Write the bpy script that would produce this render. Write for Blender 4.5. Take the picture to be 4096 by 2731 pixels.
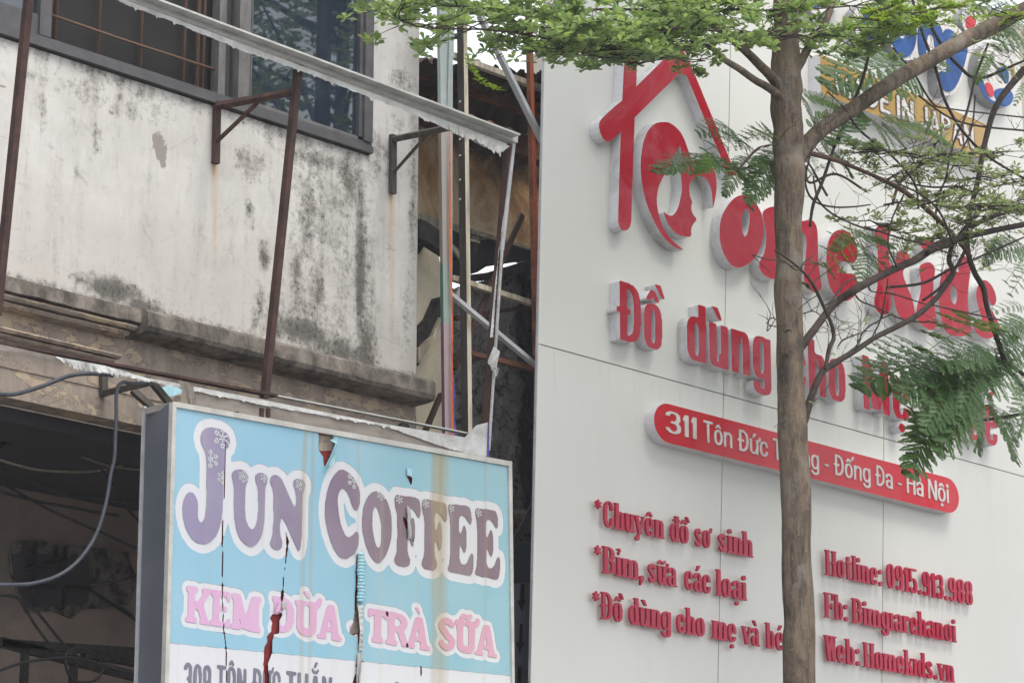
import bpy, bmesh, math, random, unicodedata
import numpy as np
from mathutils import Vector, Matrix
from mathutils.geometry import delaunay_2d_cdt
for o in list(bpy.data.objects): bpy.data.objects.remove(o)
scene = bpy.context.scene
COL = scene.collection
R = math.radians
rnd = random.Random(7)

# ------------------------------------------------------------------ camera
AZ, PITCH, FPX, CX, CY = R(43.0), R(14.66), 11407.0, 2048.0, 1365.5
CAM = Vector((0, 0, 1.6))
FW = Vector((math.cos(AZ)*math.cos(PITCH), math.sin(AZ)*math.cos(PITCH), math.sin(PITCH)))
RT = Vector((math.sin(AZ), -math.cos(AZ), 0))
UP = RT.cross(FW)
cam = bpy.data.cameras.new('camera'); camo = bpy.data.objects.new('camera', cam); COL.objects.link(camo)
cam.sensor_width = 36; cam.lens = FPX/4096*36; cam.clip_end = 2000; cam.clip_start = .1
camo.matrix_world = Matrix.Translation(CAM) @ Matrix((RT, UP, -FW)).transposed().to_4x4()
cam.dof.use_dof = True; cam.dof.focus_distance = 17.2; cam.dof.aperture_fstop = 4.5
scene.camera = camo
scene.render.resolution_x = 1024; scene.render.resolution_y = 682
# ------------------------------------------------------------------ light
world = bpy.data.worlds.new("World"); scene.world = world; world.use_nodes = True
wn = world.node_tree; wn.nodes.clear()
wo = wn.nodes.new('ShaderNodeOutputWorld'); bg = wn.nodes.new('ShaderNodeBackground')
sky = wn.nodes.new('ShaderNodeTexSky'); sky.sky_type = 'NISHITA'; sky.sun_disc = False
SUN_EL, SUN_AZ = R(60), R(-84)      # azimuth of the sun, counter-clockwise from +X
sky.sun_elevation = SUN_EL; sky.sun_rotation = math.pi/2-SUN_AZ
sky.air_density = 1.5; sky.dust_density = 6.0; sky.ozone_density = 1.0
mx = wn.nodes.new('ShaderNodeMix'); mx.data_type = 'RGBA'; mx.inputs[0].default_value = .72
mx.inputs[7].default_value = (9.6, 9.9, 10.4, 1)                # high thin overcast
wn.links.new(sky.outputs[0], mx.inputs[6]); wn.links.new(mx.outputs[2], bg.inputs[0])
bg.inputs[1].default_value = .12
wn.links.new(bg.outputs[0], wo.inputs[0])
sl = bpy.data.lights.new('sun', 'SUN'); sl.energy = 1.2; sl.angle = R(22); sl.color = (1, .96, .9)
so = bpy.data.objects.new('sun', sl); COL.objects.link(so)
sd = Vector((math.cos(SUN_EL)*math.cos(SUN_AZ), math.cos(SUN_EL)*math.sin(SUN_AZ), math.sin(SUN_EL)))
so.rotation_euler = sd.to_track_quat('Z', 'Y').to_euler(); so.location = (0, 0, 30)
vs = scene.view_settings; vs.view_transform = 'Standard'; vs.look = 'None'; vs.gamma = 1; vs.exposure = 0.7
vs.use_curve_mapping = False

# ------------------------------------------------------------------ geometry of the view (planes in the street)
def ray(px, py): return FW + RT*((px-CX)/FPX) + UP*((CY-py)/FPX)
def at(px, py, Y):
    d = ray(px, py); return CAM + d*((Y-CAM.y)/d.y)
def zat(px, py, Y): return at(px, py, Y).z
def xat(px, z, Y):
    k = (px-CX)/FPX; zz = z-CAM.z
    return (k*(FW.y*Y+FW.z*zz)-RT.y*Y)/(RT.x-k*FW.x)
def depth(p): return (p-CAM).dot(FW)
def H(pts): return [(x*4096/2352, y*4096/2352) for x, y in pts]      # from the half-size view
def CR(x0, y0, s, pts): return [(x0+x/s, y0+y/s) for x, y in pts]
# ------------------------------------------------------------------ objects
def link(name, me, m, parent=None, smooth=False):
    o = bpy.data.objects.new(name, me); COL.objects.link(o)
    for k in (m if isinstance(m, (list, tuple)) else [m]): me.materials.append(k)
    if smooth:
        for p in me.polygons: p.use_smooth = True
    if parent is not None:
        me.transform(Matrix.Translation(-parent_loc(parent))); o.parent = parent
    return o
def parent_loc(p):
    v = Vector(p.location)
    return v + parent_loc(p.parent) if p.parent else v
def obj(name, bm, m, parent=None, smooth=False, recalc=True):
    me = bpy.data.meshes.new(name)
    if recalc: bmesh.ops.recalc_face_normals(bm, faces=bm.faces[:])
    bm.to_mesh(me); bm.free(); return link(name, me, m, parent, smooth)
def thing(name, label, cat, loc, group=None):
    o = bpy.data.objects.new(name, None); COL.objects.link(o); o.location = loc; o.empty_display_size = .1
    return tag(o, label, cat, group)
def tag(o, label, cat, group=None, kind=None):
    if label: o['label'] = label
    if cat: o['category'] = cat
    if group: o['group'] = group
    if kind: o['kind'] = kind
    return o
def struct(name, bm, m):
    o = obj(name, bm, m); o['kind'] = 'structure'; return o
def B(): return bmesh.new()
def box(bm, x0, x1, y0, y1, z0, z1, mi=0):
    v = [bm.verts.new(p) for p in ((x0,y0,z0),(x1,y0,z0),(x1,y1,z0),(x0,y1,z0),(x0,y0,z1),(x1,y0,z1),(x1,y1,z1),(x0,y1,z1))]
    for f in ((0,1,5,4),(1,2,6,5),(2,3,7,6),(3,0,4,7),(4,5,6,7),(3,2,1,0)):
        bm.faces.new([v[i] for i in f]).material_index = mi
    return v
def bar(bm, a, b, w, d, mi=0, roll=None):
    "square bar from a to b: w across in the facade direction, d in depth"
    a, b = Vector(a), Vector(b); t = (b-a).normalized()
    n = Vector((0, -1, 0)) if roll is None else Vector(roll)
    s = t.cross(n).normalized(); n = s.cross(t).normalized()
    c = [(-w/2,-d/2),(w/2,-d/2),(w/2,d/2),(-w/2,d/2)]
    va = [bm.verts.new(a+s*x+n*y) for x, y in c]; vb = [bm.verts.new(b+s*x+n*y) for x, y in c]
    for i in range(4): bm.faces.new((va[i], va[(i+1)%4], vb[(i+1)%4], vb[i])).material_index = mi
    bm.faces.new(va[::-1]).material_index = mi; bm.faces.new(vb).material_index = mi
def angle_bar(bm, a, b, w, th, mi=0):
    "L section (steel angle)"
    a, b = Vector(a), Vector(b); t = (b-a).normalized(); n = Vector((0, -1, 0)); s = t.cross(n).normalized(); n = s.cross(t).normalized()
    bar(bm, a, b, w, th, mi); o = s*(w/2-th/2) + n*(-(w+th)/2+.0005)
    bar(bm, a+o, b+o, th, w-.001, mi)
def spline(pts, n=6):
    P = [Vector(p) for p in pts]; 
    if len(P) < 3: return [P[0].lerp(P[-1], i/n) for i in range(n+1)]
    Q = [P[0]*2-P[1]] + P + [P[-1]*2-P[-2]]; out = []
    for i in range(1, len(Q)-2):
        for k in range(n):
            t = k/n; a, b, c, d = Q[i-1], Q[i], Q[i+1], Q[i+2]
            out.append(.5*((2*b)+(c-a)*t+(2*a-5*b+4*c-d)*t*t+(3*b-a-3*c+d)*t**3))
    out.append(P[-1]); return out
def tube(bm, pts, rad, seg=8, mi=0, jit=0, caps=True):
    "pts: Vectors, rad: list"
    n = len(pts); ref = Vector((.3, .5, .8)).normalized(); prev = None
    for i in range(n):
        t = (pts[min(i+1, n-1)]-pts[max(i-1, 0)]).normalized()
        s = t.cross(ref)
        if s.length < .2: s = t.cross(Vector((1, 0, 0)))
        s.normalize(); u = s.cross(t)
        ring = []
        for k in range(seg):
            a = 2*math.pi*k/seg; r = rad[i]*(1+(rnd.uniform(-jit, jit) if jit else 0))
            ring.append(bm.verts.new(pts[i]+(s*math.cos(a)+u*math.sin(a))*r))
        if prev:
            for k in range(seg):
                f = bm.faces.new((prev[k], prev[(k+1)%seg], ring[(k+1)%seg], ring[k])); f.material_index = mi; f.smooth = True
        elif caps: bm.faces.new(ring[::-1]).material_index = mi
        prev = ring
    if caps: bm.faces.new(prev).material_index = mi
def prism(bm, pts, Y0, Y1, mi=0, mside=None):
    "pts: list of (x,z); front at Y0, back at Y1"
    loops_mesh(bm, [pts], Y0, Y1, mi, mi if mside is None else mside)
def triangulate(loops):
    "constrained triangulation, even-odd filled"
    vs_, es = [], []
    for l in loops:
        k = len(vs_); n = len(l); vs_ += [Vector((x, z)) for x, z in l]; es += [(k+i, k+(i+1) % n) for i in range(n)]
    co, _, fc_, ov, _, _ = delaunay_2d_cdt(vs_, es, [], 0, 1e-7)
    C = np.array([[c.x, c.y] for c in co]); F_ = np.array([f for f in fc_ if len(f) == 3])
    if len(F_) == 0: return [], []
    cen = C[F_].mean(axis=1); ins = np.zeros(len(F_), bool)
    for l in loops: ins ^= ptspoly(cen[:, 0], cen[:, 1], l)
    return C, F_[ins]
def loops_mesh(bm, loops, Y0, Y1, mf=0, ms=1, back=True):
    C, T = triangulate(loops)
    if len(T) == 0: return
    fv = [bm.verts.new((x, Y0, z)) for x, z in C]
    for t in T: bm.faces.new([fv[i] for i in t]).material_index = mf
    if Y1 is not None:
        if back:
            bv = [bm.verts.new((x, Y1, z)) for x, z in C]
            for t in T: bm.faces.new([bv[i] for i in t[::-1]]).material_index = ms
        for l in loops:
            a = [bm.verts.new((x, Y0, z)) for x, z in l]; b = [bm.verts.new((x, Y1, z)) for x, z in l]; n = len(l)
            for i in range(n): bm.faces.new((a[i], a[(i+1) % n], b[(i+1) % n], b[i])).material_index = ms
    for v in [v for v in bm.verts if not v.link_faces]: bm.verts.remove(v)
def chaikin(p, n=2, keep=()):
    for _ in range(n):
        q = []
        for i in range(len(p)):
            a, b = p[i], p[(i+1) % len(p)]
            q += [(a[0]*.75+b[0]*.25, a[1]*.75+b[1]*.25), (a[0]*.25+b[0]*.75, a[1]*.25+b[1]*.75)]
        p = q
    return p
# ------------------------------------------------------------------ contours of a raster mask
def blur(a, n):
    a = a.astype(float)
    for _ in range(n):
        p = np.pad(a, 1, mode='edge'); a = (p[:-2,1:-1]+p[2:,1:-1]+2*a)/4
        p = np.pad(a, 1, mode='edge'); a = (p[1:-1,:-2]+p[1:-1,2:]+2*a)/4
    return a
def contours(a, x0, z0, res, tol=.25, minlen=6):
    a = np.pad(a, 1); a = np.where(np.abs(a-.5) < 1e-6, .501, a); ins = a > .5
    c = ins[:-1,:-1]*1+ins[:-1,1:]*2+ins[1:,1:]*4+ins[1:,:-1]*8
    T = {1:[(3,0)],2:[(0,1)],3:[(3,1)],4:[(1,2)],5:[(3,0),(1,2)],6:[(0,2)],7:[(3,2)],8:[(2,3)],9:[(2,0)],10:[(0,1),(2,3)],11:[(2,1)],12:[(1,3)],13:[(1,0)],14:[(0,3)]}
    def ept(i, j, e):
        if e == 0: k = ('h', i, j)
        elif e == 1: k = ('v', i, j+1)
        elif e == 2: k = ('h', i+1, j)
        else: k = ('v', i, j)
        return k
    nxt = {}
    for i, j in zip(*np.nonzero((c > 0) & (c < 15))):
        for s, e in T[int(c[i, j])]: nxt[ept(i, j, s)] = ept(i, j, e)
    def pos(k):
        t, i, j = k
        if t == 'h': f = (.5-a[i, j])/(a[i, j+1]-a[i, j]); return (j+f, i)
        f = (.5-a[i, j])/(a[i+1, j]-a[i, j]); return (j, i+f)
    loops = []
    while nxt:
        s = next(iter(nxt)); l = []; k = s
        while k in nxt: l.append(pos(k)); k = nxt.pop(k)
        if len(l) < minlen: continue
        l = rdp_loop(l, tol)
        if len(l) >= 3: loops.append([(x0+(x-1)*res, z0+(y-1)*res) for x, y in l])
    return loops
def rdp(p, tol):
    p = np.array(p); keep = np.zeros(len(p), bool); keep[0] = keep[-1] = True; st = [(0, len(p)-1)]
    while st:
        a, b = st.pop()
        if b-a < 2: continue
        d = p[b]-p[a]; L = np.hypot(*d); q = p[a+1:b]-p[a]
        e = np.abs(d[0]*q[:,1]-d[1]*q[:,0])/L if L > 1e-9 else np.hypot(q[:,0], q[:,1])
        i = int(e.argmax())
        if e[i] > tol: keep[a+1+i] = True; st += [(a, a+1+i), (a+1+i, b)]
    return [tuple(x) for x in p[keep]]
def rdp_loop(l, tol):
    h = len(l)//2; return rdp(l[:h+1], tol)[:-1]+rdp(l[h:]+[l[0]], tol)[:-1]
def ptspoly(X, Z, pts):
    m = np.zeros(X.shape, bool); n = len(pts)
    for i in range(n):
        x1, y1 = pts[i]; x2, y2 = pts[(i+1) % n]
        if y1 == y2: continue
        m ^= ((y1 > Z) != (y2 > Z)) & (X < (x2-x1)*(Z-y1)/(y2-y1)+x1)
    return m
# ------------------------------------------------------------------ lettering: glyphs drawn as rasters of stems, bowls and strokes
GR = 1/64.; GX0, GY0 = -.3, -.5
gX, gY = np.meshgrid(np.arange(GX0, 1.5, GR), np.arange(GY0, 1.8, GR))
STY = {
 'impact': dict(s=.17, h=.10, n=3.2, w=.44, W=.50, X=.76, e=0, t=0, r=1, dg=.45),
 'bernard': dict(s=.16, h=.06, n=2.4, w=.43, W=.50, X=.70, e=.05, t=.05, r=1, dg=.44),
 'slab': dict(s=.23, h=.15, n=2.4, w=.66, W=.66, X=.74, e=.08, t=.15, r=4, dg=.5),
 'sans': dict(s=.115, h=.10, n=2.3, w=.46, W=.50, X=.71, e=0, t=0, r=1, dg=.46),
 'round': dict(s=.15, h=.13, n=2.0, w=.5, W=.56, X=.72, e=0, t=0, r=6, dg=.5)}
class Gl:
    def __init__(g, S): g.m = np.zeros(gX.shape, bool); g.S = S
    def box(g, x0, y0, x1, y1): g.m |= (gX >= x0)&(gX <= x1)&(gY >= y0)&(gY <= y1)
    def cut(g, x0, y0, x1, y1): g.m &= ~((gX > x0)&(gX < x1)&(gY > y0)&(gY < y1))
    def poly(g, p): g.m |= ptspoly(gX, gY, p)
    def dot(g, x, y, rx, ry=None): g.m |= ((gX-x)/rx)**2+((gY-y)/(ry or rx))**2 < 1
    def ring(g, x0, y0, x1, y1, tx=None, ty=None, clip=None):
        S = g.S; tx = tx or S['s']; ty = ty or S['h']; n = S['n']; cx, cy, rx, ry = (x0+x1)/2, (y0+y1)/2, (x1-x0)/2, (y1-y0)/2
        a = np.abs((gX-cx)/rx)**n+np.abs((gY-cy)/ry)**n < 1
        b = np.abs((gX-cx)/max(rx-tx, .02))**n+np.abs((gY-cy)/max(ry-ty, .02))**n < 1
        k = a & ~b
        if clip: k &= clip(gX, gY)
        g.m |= k
    def stroke(g, pts, w):
        for (x1, y1), (x2, y2) in zip(pts, pts[1:]):
            dx, dy = x2-x1, y2-y1; L = dx*dx+dy*dy+1e-9; t = np.clip(((gX-x1)*dx+(gY-y1)*dy)/L, 0, 1)
            g.m |= (gX-x1-t*dx)**2+(gY-y1-t*dy)**2 < (w/2)**2
    def dia(g, x1, y1, x2, y2, w): g.poly([(x1, y1), (x1+w, y1), (x2+w, y2), (x2, y2)])
    def stem(g, x, y0, y1, b=3, t=1, s=None):
        S = g.S; s = s or S['s']; e, th = S['e'], S['t']; g.box(x, y0, x+s, y1)
        if e:
            if b: g.box(x-(e if b & 1 else 0), y0, x+s+(e if b & 2 else 0), y0+th)
            if t: g.box(x-(e if t & 1 else 0), y1-th, x+s+(e if t & 2 else 0), y1)
_gc = {}
def glyph(ch, sty):
    if (ch, sty) in _gc: return _gc[ch, sty]
    S = STY[sty]; g = Gl(S); s, h, w, W, X, e = S['s'], S['h'], S['w'], S['W'], S['X'], S['e']; a = .24; D = S['dg']
    dec = unicodedata.normalize('NFD', ch); base = dec[0]; acc = dec[1:]
    bar_ = None
    if base == 'đ': base = 'd'; bar_ = 'd'
    if base == 'Đ': base = 'D'; bar_ = 'D'
    adv = w
    arch = lambda x0, x1: (g.ring(x0, X-2*a, x1, X, clip=lambda x, y: (y > X-a)), )
    def S_(x1, hh, t):
        p = []
        for k in range(41):
            u = k/40; 
            if u < .5: th = R(25)+(R(270)-R(25))*(u*2); p.append((x1/2+(x1/2-t/2)*math.cos(th), hh*.735+(hh*.265-t*.36)*math.sin(th)))
            else: th = R(90)-(R(245))*((u-.5)*2); p.append((x1/2+(x1/2-t/2)*math.cos(th), hh*.265+(hh*.265-t*.36)*math.sin(th)))
        g.stroke(p, t*.86)
    if base == 'o': g.ring(0, -.01, w, X+.01)
    elif base == 'c': g.ring(0, -.01, w, X+.01, clip=lambda x, y: ~((x > w*.5)&(y > X*.36)&(y < X*.62)))
    elif base == 'e': g.ring(0, -.01, w, X+.01, clip=lambda x, y: ~((x > w*.5)&(y > X*.30)&(y < X*.46))); g.box(s*.8, X*.46, w-s*.7, X*.46+h)
    elif base == 'a':
        g.ring(0, X-.42, w-.02, X+.01, clip=lambda x, y: y > X*.70); g.box(w-.02-s, 0, w-.02, X*.78); g.ring(0, -.01, w, X*.58, clip=lambda x, y: x < w-s*.6)
        if e: g.box(w-.02-s, 0, w+e, S['t'])
    elif base == 'd': g.ring(0, -.01, w, X+.01, clip=lambda x, y: x < w-s*.5); g.stem(w-s, 0, 1, 2, 1)
    elif base == 'b': g.ring(0, -.01, w, X+.01, clip=lambda x, y: x > s*.5); g.stem(0, 0, 1, 0, 1)
    elif base == 'g': g.ring(0, 0.0, w, X+.01, clip=lambda x, y: x < w-s*.5); g.box(w-s, -.05, w, X); g.ring(0, -.27, w, .15, clip=lambda x, y: (y < -.06))
    elif base in 'nh': g.stem(0, 0, 1 if base == 'h' else X, 3, 1); arch(s*.3, w); g.stem(w-s, 0, X-a, 3, 0)
    elif base == 'm': k = w-s; g.stem(0, 0, X, 3, 1); arch(s*.3, w); g.stem(k, 0, X-a, 3, 0); arch(k+s*.3, k+w); g.stem(2*k, 0, X-a, 3, 0); adv = 2*k+s
    elif base == 'u': g.stem(0, a, X, 0, 1); g.ring(0, -.01, w-s*.3, 2*a, clip=lambda x, y: y < a); g.stem(w-s, 0, X, 2, 1)
    elif base == 'r': g.stem(0, 0, X, 3, 1); g.ring(s*.4, X-2*a, s*.4+w*.8, X, clip=lambda x, y: (y > X-a*.75)&(x > s*.5)); adv = w*.72
    elif base in 'iı':
        g.stem(0, 0, X, 3, 1); adv = s
        if base == 'i' and not acc: g.dot(s/2, X+.17, s*.58, .1)
    elif base == 'l': g.stem(0, 0, 1, 3, 1); adv = s
    elif base == 't': g.stem(s*.4, 0, .92, 2, 0); g.box(0, X-h-.02, s*2.1, X); adv = s*2.1
    elif base == 's': S_(w*.92, X, s*1.02); adv = w*.92
    elif base == 'v': g.dia(-.02, X, w*.36, 0, s); g.poly([(w*.36+.02, 0), (w*.36+s*.6, 0), (w+.02, X), (w+.02-h*1.1, X)]); e and (g.box(-.05, X-.05, s+.06, X), g.box(w-h-.05, X-.05, w+.06, X))
    elif base == 'y': g.dia(-.02, X, w*.36, 0, s); g.poly([(w*.10, -.27), (w*.10+s*.7, -.27), (w+.02, X), (w+.02-h*1.1, X)]); e and (g.box(-.05, X-.05, s+.06, X), g.box(w-h-.05, X-.05, w+.06, X), g.dot(w*.2, -.2, .09))
    elif base == 'k': g.stem(0, 0, 1, 3, 1); g.dia(s*.9, .30, w-.03, X, h*1.1); g.dia(w-s*.9, 0, s*1.1, .42, s); e and (g.box(w-s-.05, 0, w+.07, .05), g.box(w-.12, X-.05, w+.09, X))
    elif base == 'w': adv = w*1.6
    elif base == 'D': g.stem(0, 0, 1, 1, 1); g.ring(-W*.35, 0, W, 1, clip=lambda x, y: x > s*.8); g.box(0, 0, W*.5, h); g.box(0, 1-h, W*.5, 1); adv = W
    elif base == 'B': g.stem(0, 0, 1, 1, 1); g.ring(-W*.4, 0, W, .56, clip=lambda x, y: x > s*.8); g.ring(-W*.4, .47, W*.94, 1, clip=lambda x, y: x > s*.8); [g.box(0, y, W*.45, y+h) for y in (0, .47, 1-h)]; adv = W
    elif base == 'H': g.stem(0, 0, 1, 3, 3); g.stem(W-s+.03, 0, 1, 3, 3); g.box(0, .47, W, .47+h); adv = W+.03
    elif base == 'C': g.ring(0, -.01, W, 1.01, clip=lambda x, y: ~((x > W*.5)&(y > .36)&(y < .66))); adv = W
    elif base == 'O' or base == '0': g.ring(0, -.01, W if base == 'O' else D, 1.01); adv = W if base == 'O' else D
    elif base == 'U': g.stem(0, .3, 1, 0, 3); g.ring(0, -.01, W, .6, ty=h*1.5, clip=lambda x, y: y < .3); g.stem(W-s, .3, 1, 0, 3); adv = W
    elif base == 'T': g.stem(W/2-s/2, 0, 1, 3, 0); g.box(0, 1-h*1.05, W, 1); e and (g.box(0, .72, h*.8, 1), g.box(W-h*.8, .72, W, 1)); adv = W
    elif base == 'N': g.stem(0, 0, 1, 3, 1, s*.86); g.stem(W-s*.86, 0, 1, 0 if e else 0, 3); g.dia(W-s*1.1, 0, 0, 1, s*1.1); adv = W
    elif base == 'M': g.stem(0, 0, 1, 3, 1, s*.85); g.stem(W*1.3-s, 0, 1, 3, 2); g.dia(W*.65-s*.5, 0.04, .0, 1, s); g.dia(W*.65-s*.5, 0.04, W*1.3-s, 1, s); adv = W*1.3
    elif base == 'A': g.dia(0, 0, W*.42, 1, s*.75); g.dia(W*1.08-s, 0, W*.42, 1, s*.95); g.box(W*.2, .23, W*.8, .23+h*.85); e and (g.box(-.06, 0, s+.02, S['t']*.8), g.box(W*1.08-s-.06, 0, W*1.08+.06, S['t']*.8)); adv = W*1.08
    elif base == 'E': g.stem(0, 0, 1, 1, 1); [g.box(0, y, W*k, y+h) for y, k in ((0, .9), (.45, .75), (1-h, .88))]; e and (g.box(W*.9-h*.7, 0, W*.9, .28), g.box(W*.88-h*.7, .72, W*.88, 1)); adv = W*.9
    elif base == 'F': g.stem(0, 0, 1, 3, 1); [g.box(0, y, W*k, y+h) for y, k in ((.45, .75), (1-h, .9))]; e and (g.box(W*.9-h, .72, W*.9, 1), g.box(W*.75-h, .36, W*.75, .6)); adv = W*.9
    elif base == 'K': g.stem(0, 0, 1, 3, 3); g.dia(s*.9, .40, W-.08, 1, h*1.1+.04); g.dia(W-s*.75, 0, s*1.0, .62, s*1.05); e and (g.box(W-s-.04, 0, W+s*.4, S['t']*.8), g.box(W-.2, 1-S['t']*.8, W+.10, 1)); adv = W+.06
    elif base == 'R' or base == 'P':
        g.stem(0, 0, 1, 3, 1); g.ring(-W*.4, .43, W, 1, clip=lambda x, y: x > s*.8); [g.box(0, y, W*.45, y+h) for y in (.43, 1-h)]
        if base == 'R': g.dia(W-s*.8, 0, W*.45, .5, s)
        adv = W
    elif base == 'S': S_(W*.95, 1, s*1.05); adv = W*.95
    elif base == 'J': g.stem(W*.7-s, .2, 1, 0, 0); g.ring(-.05, -.01, W*.7, .5, ty=h*1.4, clip=lambda x, y: y < .22); adv = W*.7
    elif base == 'I': g.stem(0, 0, 1, 3, 3); adv = s
    elif base == 'W':
        k = W*.45; [ (g.dia(x-.02, 1, x+k*.5, 0, s), g.poly([(x+k*.5+.02, 0), (x+k*.5+s*.7, 0), (x+k+s*.4, 1), (x+k+s*.4-h, 1)])) for x in (0, k) ]; adv = 2*k+s*.4
        if e: g.box(-.07, .95, s+.05, 1); g.box(k-.05, .95, k+s+.04, 1); g.box(adv-.12, .95, adv+.07, 1)
    elif base == '1': g.stem(s*.45, 0, 1, 3, 0); g.poly([(0, .80), (s*.5, 1), (s*.5, .78), (0, .68)]); adv = s*1.5
    elif base == '9': g.ring(0, .38, D, 1.01); g.box(D-s, .3, D, .7); g.ring(0, -.01, D, .5, clip=lambda x, y: (y < .3)&((x > D*.5)|(y < .16)))
    elif base == '8': g.ring(0, -.01, D, .56); g.ring(.01, .46, D-.01, 1.01)
    elif base == '3': g.ring(0, -.01, D, .56, clip=lambda x, y: (x > D*.45)|(y < .22)); g.ring(0, .46, D-.01, 1.01, clip=lambda x, y: (x > D*.45)|(y > .78)); g.box(D*.35, .46, D*.6, .46+h)
    elif base == '5': g.ring(0, -.01, D, .62, clip=lambda x, y: (x > D*.45)|(y < .22)|(y > .5)); g.box(.02, .45, s*.7, 1); g.box(.02, 1-h*1.4, D-.02, 1)
    elif base == '-': g.box(0, .30, .26, .30+max(h, .1)); adv = .26
    elif base == '.': g.dot(.1, .09, .1); adv = .2
    elif base == ',': g.dot(.1, .09, .1); g.poly([(.03, .05), (.2, .08), (.05, -.2), (.0, -.17)]); adv = .2
    elif base == ':': g.dot(.1, .09, .1); g.dot(.1, X-.12, .1); adv = .2
    elif base == '*':
        for k in range(6): g.stroke([(.14, .8), (.14+.13*math.cos(k*math.pi/3+.5), .8+.15*math.sin(k*math.pi/3+.5))], .075)
        adv = .28
    if base in '0953878': adv = D if base != '1' else adv
    if bar_ == 'd': g.box(w-s-.13, .81, w+.08, .81+max(h, .07))
    if bar_ == 'D': g.box(-.08, .46, W*.5, .46+max(h, .08))
    up = base.isupper(); top = 1.0 if up else X; cxx = adv/2; q = max(h, .09)
    circ = '\u0302' in acc
    for k in acc:
        if k == '\u0302': yy = top+.06; g.poly([(cxx-.17, yy), (cxx-.05, yy+.19), (cxx+.05, yy+.19), (cxx+.17, yy), (cxx+.06, yy), (cxx, yy+.08), (cxx-.06, yy)])
        if k == '\u0300': yy = top+.07; xx = cxx+(.2 if circ else 0); yy += .08*circ; g.poly([(xx-.15, yy+.22), (xx+.0, yy+.22), (xx+.10, yy), (xx+.01, yy)])
        if k == '\u0301': yy = top+.07; xx = cxx+(.22 if circ else (.0)); yy += .1*circ+(.16 if '\u0306' in acc else 0); g.poly([(xx-.08, yy), (xx+.0, yy), (xx+.15, yy+.22), (xx, yy+.22)])
        if k == '\u0303': yy = top+.13; g.stroke([(cxx-.16, yy-.03), (cxx-.09, yy+.04), (cxx, yy), (cxx+.09, yy-.03), (cxx+.16, yy+.05)], q*.95)
        if k == '\u0309': yy = top+.08; g.stroke([(cxx-.05, yy+.2), (cxx+.03, yy+.22), (cxx+.06, yy+.15), (cxx, yy+.08), (cxx, yy+.03)], q*.75)
        if k == '\u0306': yy = top+.06; g.stroke([(cxx-.15, yy+.13), (cxx-.08, yy+.03), (cxx+.08, yy+.03), (cxx+.15, yy+.13)], q*.8)
        if k == '\u0323': g.dot(cxx, -.17, .085)
        if k == '\u031b': g.stroke([(adv-.02, top-.06), (adv+.07, top-.02), (adv+.09, top+.09)], q*1.05)
    m = blur(g.m, S['r'])
    L = contours(m, GX0, GY0, GR)
    _gc[ch, sty] = (L, adv); return _gc[ch, sty]
def layout(word, sty, gap):
    x = 0; out = []; lo, hi = 9, -9
    for ch in word:
        L, adv = glyph(ch, sty)
        out.append((ch, x, L)); 
        for l in L:
            for p in l: lo = min(lo, p[0]+x); hi = max(hi, p[0]+x)
        x += adv+gap
    return out, lo, hi
def word_loops(word, sty, xl, xr, zb, hgt, Y, gap=.08):
    "a list of (char, loops in facade coords) filling pixel columns xl..xr on plane Y"
    X0, X1 = xat(xl, zb+hgt*.4, Y), xat(xr, zb+hgt*.4, Y)
    out, lo, hi = layout(word, sty, gap); k = (X1-X0)/(hi-lo)
    return [(c, [[(X0+(px+x-lo)*k, zb+pz*hgt) for px, pz in l] for l in L]) for c, x, L in out]
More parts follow.
